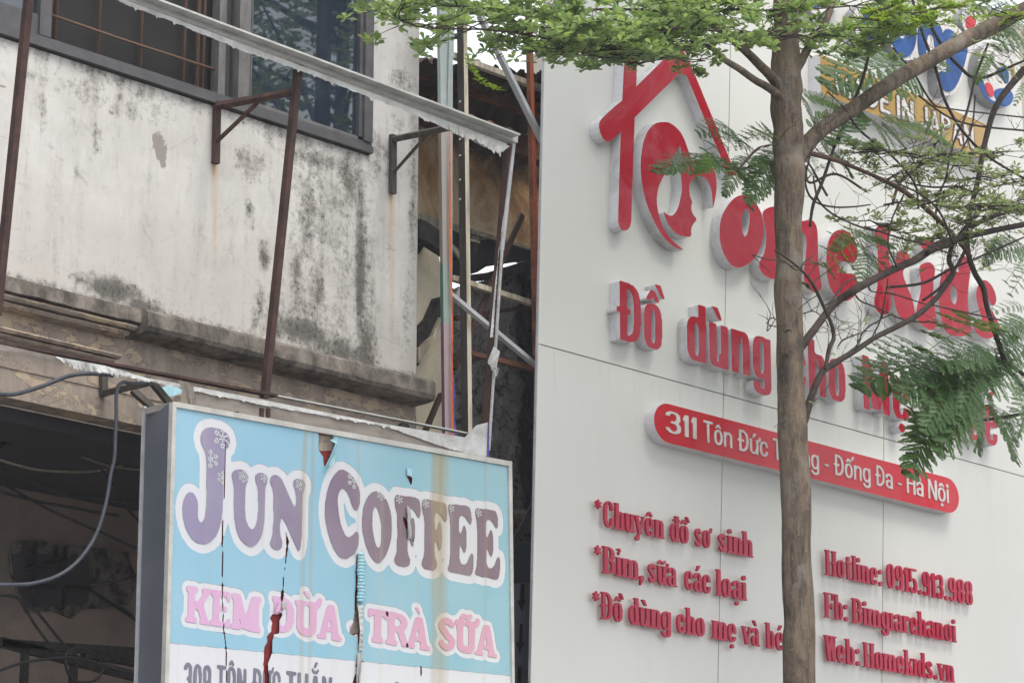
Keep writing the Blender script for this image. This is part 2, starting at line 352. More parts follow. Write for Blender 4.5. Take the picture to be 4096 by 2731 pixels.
# ------------------------------------------------------------------ materials
def mat(name): 
    m = bpy.data.materials.new(name); m.use_nodes = True; nt = m.node_tree; nt.nodes.clear()
    out = nt.nodes.new('ShaderNodeOutputMaterial'); bs = nt.nodes.new('ShaderNodeBsdfPrincipled')
    nt.links.new(bs.outputs[0], out.inputs[0]); return m, nt, bs, out
class N:
    "tiny node helper"
    def __init__(s, nt): s.nt = nt; s.geo = nt.nodes.new('ShaderNodeNewGeometry'); s.pos = s.geo.outputs['Position']
    def map(s, sc=(1, 1, 1), loc=(0, 0, 0), src=None):
        n = s.nt.nodes.new('ShaderNodeMapping'); n.inputs['Scale'].default_value = sc; n.inputs['Location'].default_value = loc
        s.nt.links.new(src or s.pos, n.inputs[0]); return n.outputs[0]
    def noise(s, v, scale=5, det=6, rough=.6, dist=0):
        n = s.nt.nodes.new('ShaderNodeTexNoise'); s.nt.links.new(v, n.inputs['Vector']); n.inputs['Scale'].default_value = scale
        n.inputs['Detail'].default_value = det; n.inputs['Roughness'].default_value = rough; n.inputs['Distortion'].default_value = dist; return n.outputs[0]
    def vor(s, v, scale=5, feat='DISTANCE_TO_EDGE'):
        n = s.nt.nodes.new('ShaderNodeTexVoronoi'); n.feature = feat; s.nt.links.new(v, n.inputs['Vector']); n.inputs['Scale'].default_value = scale; return n.outputs[0]
    def ramp(s, f, lo, hi, a=0., b=1.):
        n = s.nt.nodes.new('ShaderNodeMapRange'); s.put(f, n.inputs[0]); n.inputs[1].default_value = lo; n.inputs[2].default_value = hi
        n.inputs[3].default_value = a; n.inputs[4].default_value = b; return n.outputs[0]
    def put(s, v, sock):
        if hasattr(v, 'links') or isinstance(v, bpy.types.NodeSocket): s.nt.links.new(v, sock)
        else:
            if isinstance(v, tuple) and len(v) == 3 and sock.type == 'RGBA': v = v+(1,)
            sock.default_value = v
    def mix(s, f, a, b):
        n = s.nt.nodes.new('ShaderNodeMix'); n.data_type = 'RGBA'; s.put(f, n.inputs[0]); s.put(a, n.inputs[6]); s.put(b, n.inputs[7]); return n.outputs[2]
    def m(s, op, a, b=0., c=0.):
        n = s.nt.nodes.new('ShaderNodeMath'); n.operation = op; s.put(a, n.inputs[0]); s.put(b, n.inputs[1])
        if op in ('MULTIPLY_ADD', 'SMOOTH_MAX'): s.put(c, n.inputs[2])
        return n.outputs[0]
    def xyz(s, v=None):
        n = s.nt.nodes.new('ShaderNodeSeparateXYZ'); s.nt.links.new(v or s.pos, n.inputs[0]); return n.outputs
    def attr(s, name):
        n = s.nt.nodes.new('ShaderNodeAttribute'); n.attribute_name = name; return n
    def bump(s, h, st=.3, d=.01):
        n = s.nt.nodes.new('ShaderNodeBump'); s.put(h, n.inputs['Height']); n.inputs['Strength'].default_value = st; n.inputs['Distance'].default_value = d; return n.outputs[0]
def simple(name, col, col2=None, rough=.6, spec=.3, scale=6, stretch=(1, 1, 1), lo=.4, hi=.65, bump=.15, metal=0, coat=0, bd=.004, fine=40):
    m, nt, bs, out = mat(name); n = N(nt)
    v = n.map(stretch); a = n.noise(v, scale, 8, .65); b = n.noise(v, fine, 4, .6)
    col2 = col2 or tuple(c*.75 for c in col)
    c = n.mix(n.ramp(a, lo, hi), col, col2); c = n.mix(n.ramp(b, .3, .75, 0, .25), c, tuple(x*.6 for x in col2))
    n.put(c, bs.inputs['Base Color']); n.put(n.ramp(a, .3, .7, rough*.85, min(1, rough*1.15)), bs.inputs['Roughness'])
    bs.inputs['Specular IOR Level'].default_value = spec; bs.inputs['Metallic'].default_value = metal; bs.inputs['Coat Weight'].default_value = coat
    bs.inputs['Coat Roughness'].default_value = .06
    if bump: n.put(n.bump(n.m('ADD', a, n.m('MULTIPLY', b, .3)), bump, bd), bs.inputs['Normal'])
    return m
def dirty_plaster():
    m, nt, bs, out = mat('weathered white plaster'); n = N(nt); at_ = n.attr('dirt'); sx = nt.nodes.new('ShaderNodeSeparateColor'); nt.links.new(at_.outputs['Color'], sx.inputs[0])
    D, P, Ru = sx.outputs[0], sx.outputs[1], sx.outputs[2]
    st = n.noise(n.map((5, 5, .75)), 1.7, 9, .68); st2 = n.noise(n.map((30, 30, 2.2)), 1.5, 6, .65); bl = n.noise(n.pos, 3.5, 10, .7, .4); fi = n.noise(n.pos, 45, 8, .75); mid = n.noise(n.pos, 13, 9, .75, .3)
    base = n.mix(n.ramp(bl, .35, .65), (.63, .61, .58), (.53, .51, .48)); base = n.mix(n.ramp(st, .5, .72, 0, .5), base, (.40, .37, .34))
    x_, y_, z_ = n.xyz(); base = n.mix(n.ramp(z_, 6.7, 5.9, 0, .55), base, (.55, .505, .45)); base = n.mix(n.ramp(st2, .55, .72, 0, .3), base, (.40, .385, .375))
    # grime where the attribute says, broken up by streaks and speckle
    base = n.mix(n.ramp(n.m('ADD', D, n.m('MULTIPLY', n.m('SUBTRACT', bl, .5), .9)), .22, .75, 0, .62), base, (.30, .285, .26))
    g = n.m('ADD', D, n.m('MULTIPLY', n.m('SUBTRACT', st, .5), 1.1)); g = n.m('ADD', g, n.m('MULTIPLY', n.m('SUBTRACT', mid, .5), 1.5)); g = n.m('ADD', g, n.m('MULTIPLY', n.m('SUBTRACT', fi, .5), 1.5))
    g = n.m('MULTIPLY', g, n.ramp(D, .02, .2))
    c = n.mix(n.ramp(g, .16, .62, 0, .93), base, n.mix(n.ramp(fi, .4, .62), (.085, .079, .068), (.235, .222, .198)))
    c = n.mix(n.ramp(n.m('MULTIPLY', g, n.ramp(fi, .45, .6)), .40, .66, 0, .75), c, (.035, .036, .03))
    # bare render showing where paint has flaked
    pe = n.m('ADD', P, n.m('MULTIPLY', n.m('SUBTRACT', mid, .5), 2.2)); pe = n.m('ADD', pe, n.m('MULTIPLY', n.m('SUBTRACT', fi, .5), .8)); pe = n.m('MULTIPLY', pe, n.ramp(P, .1, .35)); pm = n.ramp(pe, .47, .5); c = n.mix(pm, c, (.30, .275, .245))
    c = n.mix(n.ramp(n.m('MULTIPLY', Ru, n.ramp(st2, .3, .7, .6, 1.2)), .05, .9, 0, .8), c, (.52, .34, .15))
    # hairline cracks
    cr = n.vor(n.map((1, 1, .8), src=None), 3.1); crm = n.m('MULTIPLY', n.ramp(cr, .0, .006, 1, 0), n.ramp(bl, .52, .6)); c = n.mix(n.m('MULTIPLY', crm, .6), c, (.25, .23, .2))
    n.put(c, bs.inputs['Base Color']); bs.inputs['Roughness'].default_value = .88; bs.inputs['Specular IOR Level'].default_value = .15
    n.put(n.bump(n.m('ADD', n.m('MULTIPLY', pm, -.6), n.m('ADD', mid, n.m('MULTIPLY', fi, .3))), .35, .006), bs.inputs['Normal']); return m
M = {}
M['plaster'] = dirty_plaster()
def fascia_mat():
    m, nt, bs, out = mat('flaking tan plaster'); n = N(nt)
    a = n.noise(n.map((1, 1, 2.2)), 3.1, 9, .7, .5); b = n.noise(n.pos, 22, 8, .7); s = n.noise(n.map((7, 7, 1)), 1.4, 6, .6)
    c = n.mix(n.ramp(s, .35, .65), (.37, .30, .245), (.235, .205, .18)); pe = n.ramp(a, .53, .545); c = n.mix(pe, c, (.43, .345, .255)); c = n.mix(n.ramp(b, .5, .7, 0, .4), c, (.12, .10, .085))
    ed = n.m('MULTIPLY', n.ramp(a, .515, .53), n.ramp(a, .53, .545, 1, 0)); c = n.mix(n.m('MULTIPLY', ed, .8), c, (.14, .11, .09))
    n.put(c, bs.inputs['Base Color']); bs.inputs['Roughness'].default_value = .9; bs.inputs['Specular IOR Level'].default_value = .15
    n.put(n.bump(n.m('ADD', pe, n.m('MULTIPLY', b, .5)), .5, .004), bs.inputs['Normal']); return m
M['fascia'] = fascia_mat()
M['ledge'] = simple('sooty ledge concrete', (.27, .235, .20), (.085, .075, .066), .9, .15, 5, (1.5, 1.5, 1), .36, .62, .5, bd=.01)
M['frame_grey'] = simple('painted grey window frame', (.065, .063, .07), (.10, .098, .10), .5, .4, 8)
M['frame_pale'] = simple('worn aluminium grey', (.165, .155, .15), (.10, .095, .09), .45, .4, 5, (3, 3, 1))
M['rust'] = simple('rusted steel', (.085, .042, .033), (.045, .028, .026), .8, .3, 12, (1, 1, .5), .42, .6, .4)
M['rustbar'] = simple('rusty grille bar', (.16, .08, .06), (.14, .11, .08), .8, .2, 20)
M['red_primer'] = simple('red oxide primer steel', (.90, .23, .11), (.62, .17, .09), .65, .3, 5, (1, 1, .5), .45, .7)
M['rust_orange'] = simple('rusted purlin', (.27, .115, .065), (.13, .06, .042), .8, .2, 4, (1, 1, 2), .4, .6)
M['galv'] = simple('galvanised steel', (.56, .57, .59), (.42, .42, .44), .45, .5, 7)
M['alu_dirty'] = simple('dirty pale aluminium strip', (.56, .57, .545), (.40, .39, .37), .5, .4, 9, (1, 1, 4))
M['cream_steel'] = simple('cream weathered steel', (.68, .61, .49), (.34, .285, .215), .7, .3, 3, (6, 6, .6), .42, .6)
M['dark_steel'] = simple('grimy dark steel', (.085, .075, .065), (.05, .042, .035), .7, .3, 4, (4, 4, .7))
M['charred'] = simple('charred timber', (.045, .042, .04), (.018, .017, .017), .75, .3, 14, (1, 1, 1), .4, .6, .8, bd=.012)
M['roofdark'] = simple('sooty corrugated underside', (.065, .058, .055), (.11, .075, .05), .75, .3, 3, bump=.2)
M['cream_wall'] = simple('cream painted wall', (.80, .73, .57), (.62, .55, .42), .9, .15, 2.2, (1, 1, .7), .4, .7, .12)
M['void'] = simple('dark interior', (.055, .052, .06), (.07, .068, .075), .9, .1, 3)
def scorched():
    m, nt, bs, out = mat('scorched plaster'); n = N(nt); x, y, z = n.xyz()
    a = n.noise(n.pos, 1.9, 9, .68, .6); dn = nt.nodes.new('ShaderNodeTexNoise'); dn.inputs['Scale'].default_value = 4; dn.inputs['Detail'].default_value = 6; nt.links.new(n.pos, dn.inputs['Vector']); vm = nt.nodes.new('ShaderNodeVectorMath'); vm.operation = 'MULTIPLY_ADD'; nt.links.new(dn.outputs[1], vm.inputs[0]); vm.inputs[1].default_value = (.5, .5, .5); nt.links.new(n.pos, vm.inputs[2]); v = n.vor(vm.outputs[0], 3.4); v2 = n.noise(n.pos, 7, 8, .7); 
    h = n.ramp(z, zat(1900, 925, 13.5)+.08, zat(1670, 490, 13.5)-.03)
    burn = n.m('ADD', n.m('MULTIPLY', h, .42), n.m('MULTIPLY', n.m('SUBTRACT', a, .5), 2.3)); burn = n.m('ADD', burn, n.m('MULTIPLY', n.ramp(x, at(1680, 700, 13.5).x, at(2170, 700, 13.5).x), .15))
    c = n.mix(n.ramp(burn, -.02, .28), (.90, .72, .46), (.62, .35, .15)); c = n.mix(n.ramp(burn, .28, .62), c, (.12, .085, .07))
    c = n.mix(n.m('MULTIPLY', n.m('MULTIPLY', n.ramp(v, 0, .03, 1, 0), n.ramp(v2, .47, .6)), n.ramp(burn, .6, .2, .15, .75)), c, (.95, .72, .42))
    n.put(c, bs.inputs['Base Color']); bs.inputs['Roughness'].default_value = .85; n.put(n.bump(n.m('ADD', v2, n.ramp(v, 0, .04, .5, 0)), .5, .008), bs.inputs['Normal']); return m
M['scorched'] = scorched()
def blister():
    m, nt, bs, out = mat('blistered burnt paint'); n = N(nt); x, y, z = n.xyz()
    v = n.noise(n.map((7, 7, 1.6)), 3.1, 8, .72, 1.2); w = n.noise(n.pos, 11, 9, .75, .8); big = n.noise(n.pos, 1.1, 5, .6)
    soot = n.ramp(n.m('ADD', n.m('ADD', n.ramp(x, at(1990, 1300, 13.05).x, at(2080, 1300, 13.05).x, 0, 1), n.m('MULTIPLY', big, .9)), n.ramp(z, 5.4, 4.6, 0, .35)), .98, 1.4)
    fl = n.ramp(w, .50, .58); c = n.mix(fl, (.60, .56, .545), (.13, .118, .115)); c = n.mix(n.ramp(v, .57, .63, 0, .9), c, (.85, .78, .72)); c = n.mix(n.m('MULTIPLY', soot, .95), c, (.010, .010, .014))  # pale flakes, with their highlights painted into the colour
    n.put(c, bs.inputs['Base Color']); bs.inputs['Roughness'].default_value = .33; bs.inputs['Specular IOR Level'].default_value = .6
    n.put(n.bump(n.m('ADD', n.m('MULTIPLY', v, 1.4), n.m('MULTIPLY', w, 1.4)), 1.0, .06), bs.inputs['Normal']); return m
M['blister'] = blister()
def cladding():
    m, nt, bs, out = mat('pale composite cladding'); n = N(nt); x, y, z = n.xyz()
    a = n.noise(n.map((4, 4, .35)), 1.5, 7, .6); b = n.noise(n.pos, .7, 3, .5); d = n.noise(n.map((26, 26, 1)), 1.4, 7, .7)
    c = n.mix(n.ramp(b, .35, .65), (.665, .662, .628), (.635, .628, .592)); c = n.mix(n.ramp(a, .5, .75, 0, .09), c, (.40, .40, .37))
    # rain streaks below the long joint
    below = n.m('MULTIPLY', n.ramp(z, 6.235, 5.6, 1, 0), n.m('LESS_THAN', z, 6.234)); c = n.mix(n.m('MULTIPLY', n.m('MULTIPLY', below, n.ramp(d, .55, .78)), .4), c, (.36, .35, .31))
    n.put(c, bs.inputs['Base Color']); bs.inputs['Roughness'].default_value = .42; bs.inputs['Specular IOR Level'].default_value = .35
    n.put(n.bump(b, .08, .02), bs.inputs['Normal']); return m
M['clad'] = cladding()
M['joint'] = simple('dark joint sealant', (.16, .155, .14), (.07, .065, .06), .9, .1, 10)
M['letter_white'] = simple('white letter return', (.70, .69, .72), (.58, .56, .58), .45, .4, 4, (1, 1, 1), .45, .75, 0)
def dirty_return():
    m = simple('white letter return with grime', (.68, .67, .70), (.36, .35, .34), .5, .35, 2.6, (2, 2, 1), .5, .72, .05); return m
M['letter_return'] = dirty_return()
def red_gloss(name, col, rough=.1):
    m, nt, bs, out = mat(name); n = N(nt); a = n.noise(n.pos, 1.3, 3, .5); b = n.noise(n.pos, 60, 5, .7); w = n.noise(n.pos, 5, 2, .5)
    c = n.mix(n.ramp(a, .35, .65), col, tuple(x*.86 for x in col)); c = n.mix(n.ramp(b, .62, .8, 0, .25), c, (.55, .25, .25))
    n.put(c, bs.inputs['Base Color']); bs.inputs['Roughness'].default_value = rough; bs.inputs['Specular IOR Level'].default_value = .24
    n.put(n.bump(w, .12, .05), bs.inputs['Normal']); return m
M['red'] = red_gloss('glossy crimson acrylic', (.40, .009, .028)); M['bar_red'] = red_gloss('glossy scarlet acrylic', (.58, .028, .042), .2)
M['sm_red'] = red_gloss('small crimson acrylic', (.44, .018, .055), .16)
M['white_print'] = simple('white acrylic lettering', (.74, .70, .68), None, .5, .4, 5, bump=0)
M['gold'] = simple('ochre gloss panel', (.44, .27, .065), (.40, .24, .06), .16, .5, 3, bump=0)
M['brown_line'] = simple('dark brown outline', (.10, .055, .03), None, .4, .4, 5, bump=0)
M['blue'] = simple('glossy blue acrylic', (.008, .045, .19), (.015, .09, .30), .2, .25, 3.5, (1, 1, 1), .4, .6, 0)
M['grey_return'] = simple('pewter grey return', (.33, .33, .34), None, .45, .4, 4, bump=0)
def bark():
    m, nt, bs, out = mat('grey brown bark with lenticels'); n = N(nt)
    a = n.noise(n.map((8, 8, 1.2)), 2.2, 9, .7, .3); b = n.noise(n.map((60, 60, 9)), 1.5, 5, .7); k = n.vor(n.map((60, 60, 34)), 1.0, 'F1'); big = n.noise(n.map((1, 1, .7)), 5, 6, .65)
    c = n.mix(n.ramp(a, .36, .62), (.19, .142, .103), (.062, .05, .043)); c = n.mix(n.ramp(b, .45, .75, 0, .6), c, (.27, .215, .15))
    c = n.mix(n.ramp(big, .46, .34, 0, .55), c, (.25, .225, .19)); c = n.mix(n.ramp(big, .52, .68, 0, .75), c, (.04, .036, .034)); c = n.mix(n.ramp(k, .1, .2, .8, 0), c, (.36, .25, .13))
    n.put(c, bs.inputs['Base Color']); bs.inputs['Roughness'].default_value = .9; bs.inputs['Specular IOR Level'].default_value = .15
    n.put(n.bump(n.m('ADD', a, n.m('ADD', n.m('MULTIPLY', b, .5), n.m('MULTIPLY', n.ramp(k, .1, .25, 1, 0), .4))), .6, .008), bs.inputs['Normal']); return m
M['bark'] = bark()
M['twig'] = simple('dark twig bark', (.075, .058, .05), (.045, .036, .033), .9, .1, 20)
M['twig_brown'] = simple('reddish young branch bark', (.17, .10, .075), (.10, .07, .055), .9, .1, 20)
def leafm(name, c1, c2, c3, tr=.45):
    m, nt, bs, out = mat(name); n = N(nt); a = n.noise(n.pos, 3.0, 3, .6); rn = n.attr('tone')
    c = n.mix(n.ramp(a, .35, .65), c1, c2); c = n.mix(rn.outputs['Fac'], c, c3)
    n.put(c, bs.inputs['Base Color']); bs.inputs['Roughness'].default_value = .42; bs.inputs['Specular IOR Level'].default_value = .45
    t = nt.nodes.new('ShaderNodeBsdfTranslucent'); mixs = nt.nodes.new('ShaderNodeMixShader'); mixs.inputs[0].default_value = tr
    g = nt.nodes.new('ShaderNodeGamma'); g.inputs[1].default_value = .92; nt.links.new(c, g.inputs[0])
    mm = n.mix(.35, g.outputs[0], (.30, .42, .04)); nt.links.new(mm, t.inputs[0]); nt.links.new(bs.outputs[0], mixs.inputs[1]); nt.links.new(t.outputs[0], mixs.inputs[2]); nt.links.new(mixs.outputs[0], out.inputs[0]); return m
M['leaf'] = leafm('small rounded leaf', (.25, .36, .17), (.18, .28, .14), (.42, .55, .14), .5)
M['leaf_bright'] = leafm('backlit yellow green leaf', (.22, .38, .03), (.30, .45, .04), (.40, .50, .05), .5)  # yellow green glow of backlit foliage put into the base colour
M['leaf_pale'] = leafm('pale olive green leaf', (.26, .33, .16), (.20, .27, .13), (.38, .42, .2), .5)
M['frond'] = leafm('feathery leaflet', (.055, .13, .038), (.075, .165, .045), (.12, .22, .05), .42)
M['frond_light'] = leafm('fresh feathery leaflet', (.10, .22, .04), (.13, .26, .04), (.2, .3, .04), .45)
def glass(name, col, rough=.012):
    m, nt, bs, out = mat(name); n = N(nt); a = n.noise(n.pos, 1.2, 3, .5); b = n.noise(n.map((1, 1, .5)), 7, 6, .7); bs.inputs['Base Color'].default_value = col+(1,)
    n.put(n.mix(n.ramp(b, .5, .75, 0, .5), col, tuple(min(1, x*2.2+.01) for x in col)), bs.inputs['Base Color'])
    bs.inputs['Roughness'].default_value = rough; bs.inputs['Specular IOR Level'].default_value = .8; bs.inputs['IOR'].default_value = 1.62; return m
M['glass'] = glass('dark tinted glass', (.016, .026, .040)); M['glass2'] = glass('teal shopfront glass', (.02, .045, .055), .1)
M['greyglass'] = simple('grey backed glass', (.17, .19, .24), (.15, .165, .20), .15, .5, 2, bump=0)
def mesh_screen():
    m, nt, bs, out = mat('insect screen'); n = N(nt); bs.inputs['Base Color'].default_value = (.035, .033, .032, 1); bs.inputs['Roughness'].default_value = .8
    x, y, z = n.xyz(); a = n.m('PINGPONG', x, .0045); b = n.m('PINGPONG', z, .0045); k = n.m('MAXIMUM', n.m('LESS_THAN', a, .0013), n.m('LESS_THAN', b, .0013))
    t = nt.nodes.new('ShaderNodeBsdfTransparent'); mm = nt.nodes.new('ShaderNodeMixShader'); nt.links.new(k, mm.inputs[0]); nt.links.new(t.outputs[0], mm.inputs[1]); nt.links.new(bs.outputs[0], mm.inputs[2]); nt.links.new(mm.outputs[0], out.inputs[0]); return m
M['screen'] = mesh_screen()
def banner(name, ca, cb, stain=1., x0=9.65, x1=12.32):
    m, nt, bs, out = mat(name); n = N(nt); x, y, z = n.xyz(); t = n.ramp(x, x0+.8, x1-.6)
    a = n.noise(n.map((14, 14, .4)), 1.3, 7, .65); b = n.noise(n.pos, 2, 4, .5); c = n.mix(t, ca, cb); c = n.mix(n.ramp(b, .35, .7, 0, .14), c, (.7, .75, .75))
    c = n.mix(n.ramp(a, .55, .78, 0, .35), c, (.48, .44, .30))
    # two rust runs from the top frame
    for xc, w_, s_ in ((11.72, .045, .85), (11.66, .02, .5), (10.63, .016, .5), (10.69, .012, .4), (11.05, .01, .25), (12.1, .012, .3)):
        k = n.m('MULTIPLY', n.ramp(n.m('ABSOLUTE', n.m('SUBTRACT', n.m('ADD', x, n.m('MULTIPLY', n.m('SUBTRACT', b, .5), .05)), xc)), 0, w_*1.8, 1, 0), n.ramp(z, 5.25, 3.6, s_, s_*.45))
        c = n.mix(k, c, (.36, .27, .12))
    fb = n.m('PINGPONG', z, .006)
    n.put(c, bs.inputs['Base Color']); bs.inputs['Roughness'].default_value = .5; bs.inputs['Specular IOR Level'].default_value = .35
    n.put(n.bump(n.m('ADD', n.m('MULTIPLY', fb, 20), n.m('MULTIPLY', a, .6)), .15, .01), bs.inputs['Normal']); return m
M['cyan'] = banner('printed sky blue banner', (.255, .485, .62), (.245, .455, .52)); M['bwhite'] = banner('white banner print', (.66, .66, .69), (.64, .64, .65)); M['purple'] = banner('purple print', (.27, .225, .37), (.20, .13, .155), 1, 9.0, 12.0)
M['pink'] = banner('pink print', (.66, .37, .58), (.62, .32, .42)); M['greyprint'] = banner('grey print', (.16, .15, .21), (.17, .15, .2)); M['snow'] = banner('pale snowflake print', (.68, .70, .72), (.62, .62, .62))
M['sign_red'] = simple('dark red backing board', (.30, .035, .04), (.20, .03, .03), .7, .2, 8)
M['torn'] = simple('torn banner film', (.62, .63, .62), (.42, .40, .38), .55, .35, 6, (1, 1, 1), .4, .65, .5, bd=.02)
M['torn_blue'] = simple('curled blue banner film', (.32, .62, .72), (.45, .66, .70), .4, .4, 12, bump=.4)
M['torn_dirty'] = simple('dirty banner underside', (.30, .265, .235), (.19, .165, .145), .7, .2, 4, (1, 1, 4), .4, .65, .2, bd=.01)
M['side_grey'] = simple('dull zinc side sheet', (.12, .135, .165), (.155, .17, .20), .45, .4, 3, bump=.05)
M['pale_frame'] = simple('pale aluminium edge trim', (.60, .58, .53), (.45, .43, .40), .45, .4, 6)
M['hose'] = simple('grey corrugated conduit', (.065, .072, .095), (.045, .05, .06), .5, .35, 12)
M['wire'] = simple('black cable', (.02, .02, .022), None, .6, .3, 10, bump=0); M['wire_tan'] = simple('tan cable', (.28, .25, .20), (.18, .16, .13), .6, .3, 10, bump=0)
M['recess'] = simple('sooty recess wall', (.33, .26, .225), (.20, .17, .15), .9, .1, 2, (1, 1, 1), .35, .65, .3, bd=.01)
M['rubble'] = simple('broken masonry', (.20, .18, .16), (.05, .046, .043), .95, .1, 14, (1, 1, 1), .4, .6, 1, bd=.03)
def pole_band():
    m, nt, bs, out = mat('weathered printed wrap'); n = N(nt); x, y, z = n.xyz(); a = n.noise(n.map((20, 20, 1.5)), 2, 7, .7); b = n.noise(n.pos, 5, 5, .6)
    zz = n.m('ADD', z, n.m('MULTIPLY', n.m('SUBTRACT', a, .5), .03))
    c = n.mix(n.m('LESS_THAN', zz, 7.53), (.33, .38, .365), (.37, .34, .31)); c = n.mix(n.m('LESS_THAN', zz, 6.61), c, (.31, .37, .33)); c = n.mix(n.m('LESS_THAN', zz, 6.22), c, (.42, .31, .33)); c = n.mix(n.ramp(a, .52, .72, 0, .45), c, (.2, .17, .15)); c = n.mix(n.ramp(b, .55, .75, 0, .3), c, (.5, .5, .48))
    n.put(c, bs.inputs['Base Color']); bs.inputs['Roughness'].default_value = .7; return m
M['wrap'] = pole_band()
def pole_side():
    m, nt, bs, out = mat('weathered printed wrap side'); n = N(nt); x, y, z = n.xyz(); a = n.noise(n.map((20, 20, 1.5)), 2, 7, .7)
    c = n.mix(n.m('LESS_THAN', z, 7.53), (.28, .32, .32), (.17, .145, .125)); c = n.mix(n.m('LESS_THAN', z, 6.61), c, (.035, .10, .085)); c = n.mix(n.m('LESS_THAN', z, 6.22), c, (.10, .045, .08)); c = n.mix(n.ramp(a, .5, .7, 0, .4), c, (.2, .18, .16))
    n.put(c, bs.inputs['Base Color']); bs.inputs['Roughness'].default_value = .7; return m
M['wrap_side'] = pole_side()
M['orange_fray'] = simple('frayed orange film', (.75, .17, .05), (.45, .12, .06), .7, .2, 14); M['blue_film'] = simple('blue film', (.09, .08, .35), None, .5, .3, 6)
M['asphalt'] = simple('asphalt', (.06, .06, .062), (.045, .045, .046), .9, .2, 30); M['paving'] = simple('grey paving', (.28, .27, .25), (.2, .19, .18), .9, .2, 3)
M['house_cream'] = simple('cream street wall', (.5, .46, .38), (.4, .37, .3), .9, .2, 2)
# ------------------------------------------------------------------ setting
YW, YP, YJ = 12.3, 12.0, 11.5          # plaster wall, cladding face, hoarding face
def slab(name, x0, x1, y0, y1, z0, z1, m): bm = B(); box(bm, x0, x1, y0, y1, z0, z1); return struct(name, bm, m)
bm = B(); box(bm, -50, 50, -35, 50, -.6, -.15); struct('ground', bm, M['asphalt'])
slab('road', -50, 50, -6, 6.0, -.149, 0, M['asphalt']); slab('pavement', -50, 50, 6.0, 12.2, -.148, .13, M['paving'])

HAZE = .0012
bm = B(); box(bm, -60, 60, -40, 60, -1.6, 22); hz_ = bpy.data.materials.new('thin haze'); hz_.use_nodes = True; hz_.node_tree.nodes.clear()
ho = hz_.node_tree.nodes.new('ShaderNodeOutputMaterial'); hp = hz_.node_tree.nodes.new('ShaderNodeVolumePrincipled'); hp.inputs['Color'].default_value = (.95, .96, 1, 1); hp.inputs['Density'].default_value = HAZE; hp.inputs['Anisotropy'].default_value = .3
hz_.node_tree.links.new(hp.outputs[0], ho.inputs['Volume']); obj('haze', bm, hz_)['kind'] = 'stuff'
# ------------------------------------------------------------------ left house: stained plaster wall, windows, ledge
XL, XC = 7.2, 12.31                     # outside the frame .. house corner
zs = 7.275                              # sill height
house = thing('plaster_house', 'grimy white plaster house with rusty barred windows above a sooty ledge', 'house', (9.8, YW, 0))
def zl(p, Y): return zat(p[0], p[1], Y)
z_le_t, z_le_b, z_bb = 5.85, 5.72, 5.235
xw1 = at(1478, 620, YW).x               # right edge of the window opening
res = .02
STAINS = [ # source px: centre x, y, half sizes, strength, channel
 (1270,640,150,45,.55,0),(1400,700,90,60,.55,0),(1180,560,120,50,.5,0),(1330,800,40,120,.42,0),(1230,860,50,200,.5,0),(1290,900,45,260,.42,0),(1400,720,60,130,.55,0),(1440,1000,22,420,.75,0),
 (1360,1150,60,200,.3,0),(1180,1080,40,140,.48,0),(1270,1150,40,120,.55,0),(1060,1030,22,60,.75,0),(1050,1200,18,60,.6,0),(1190,1320,160,60,.75,0),(1350,1400,130,70,.7,0),(1460,1400,40,160,.6,0),
 (1040,1390,120,40,.5,0),(450,1160,110,45,.95,0),(560,1230,90,40,.85,0),(680,1290,70,28,.7,0),(340,1130,70,22,.5,0),(900,1360,60,40,.6,0),(400,620,55,110,.14,0),(290,480,60,80,.2,0),(170,430,22,200,.22,0),(390,560,25,90,.3,0),
 (600,380,35,40,.45,0),(560,420,45,40,.25,0),(480,330,60,25,.25,0),(290,280,60,25,.28,0),(200,240,30,50,.25,0),(70,440,30,200,.2,0),(315,690,35,30,.28,0),(700,480,20,40,.2,0),(780,560,25,40,.2,0),(1000,830,20,50,.45,0),(1010,900,14,30,.4,0),(960,640,30,60,.35,0),(1000,660,60,80,.45,0),
 (1560,700,30,100,.25,0),(1640,640,25,120,.3,0),(1530,620,60,70,.25,0),(1650,900,20,200,.35,0),(1640,1250,35,200,.3,0),(1655,700,18,300,.35,0),(1500,640,30,60,.35,0),(1610,330,80,60,.3,0),(250,330,30,60,.3,0),(120,300,60,30,.3,0),(430,330,90,30,.32,0),(560,370,80,40,.34,0),(620,430,40,60,.3,0),(1580,500,60,80,.22,0),(1500,590,30,60,.45,0),(1600,380,60,50,.25,0),(1560,1000,20,300,.2,0),
 (1300,800,230,260,.30,0),(1250,1250,270,130,.33,0),(1400,1100,120,300,.33,0),(300,350,260,70,.25,0),(520,430,220,70,.24,0),(880,1350,280,45,.42,0),(640,590,26,60,1.0,1),(625,560,20,30,.8,1),(650,640,14,40,.9,1),(445,452,8,12,1.0,1),(305,625,4,7,1,1),(5,345,20,12,.8,1),
 (858,680,11,40,1.0,2),(858,850,9,170,.65,2),(1567,800,10,180,.8,2),(1568,1050,9,260,.45,2),(520,700,60,120,.10,2),(690,700,25,160,.14,2)]
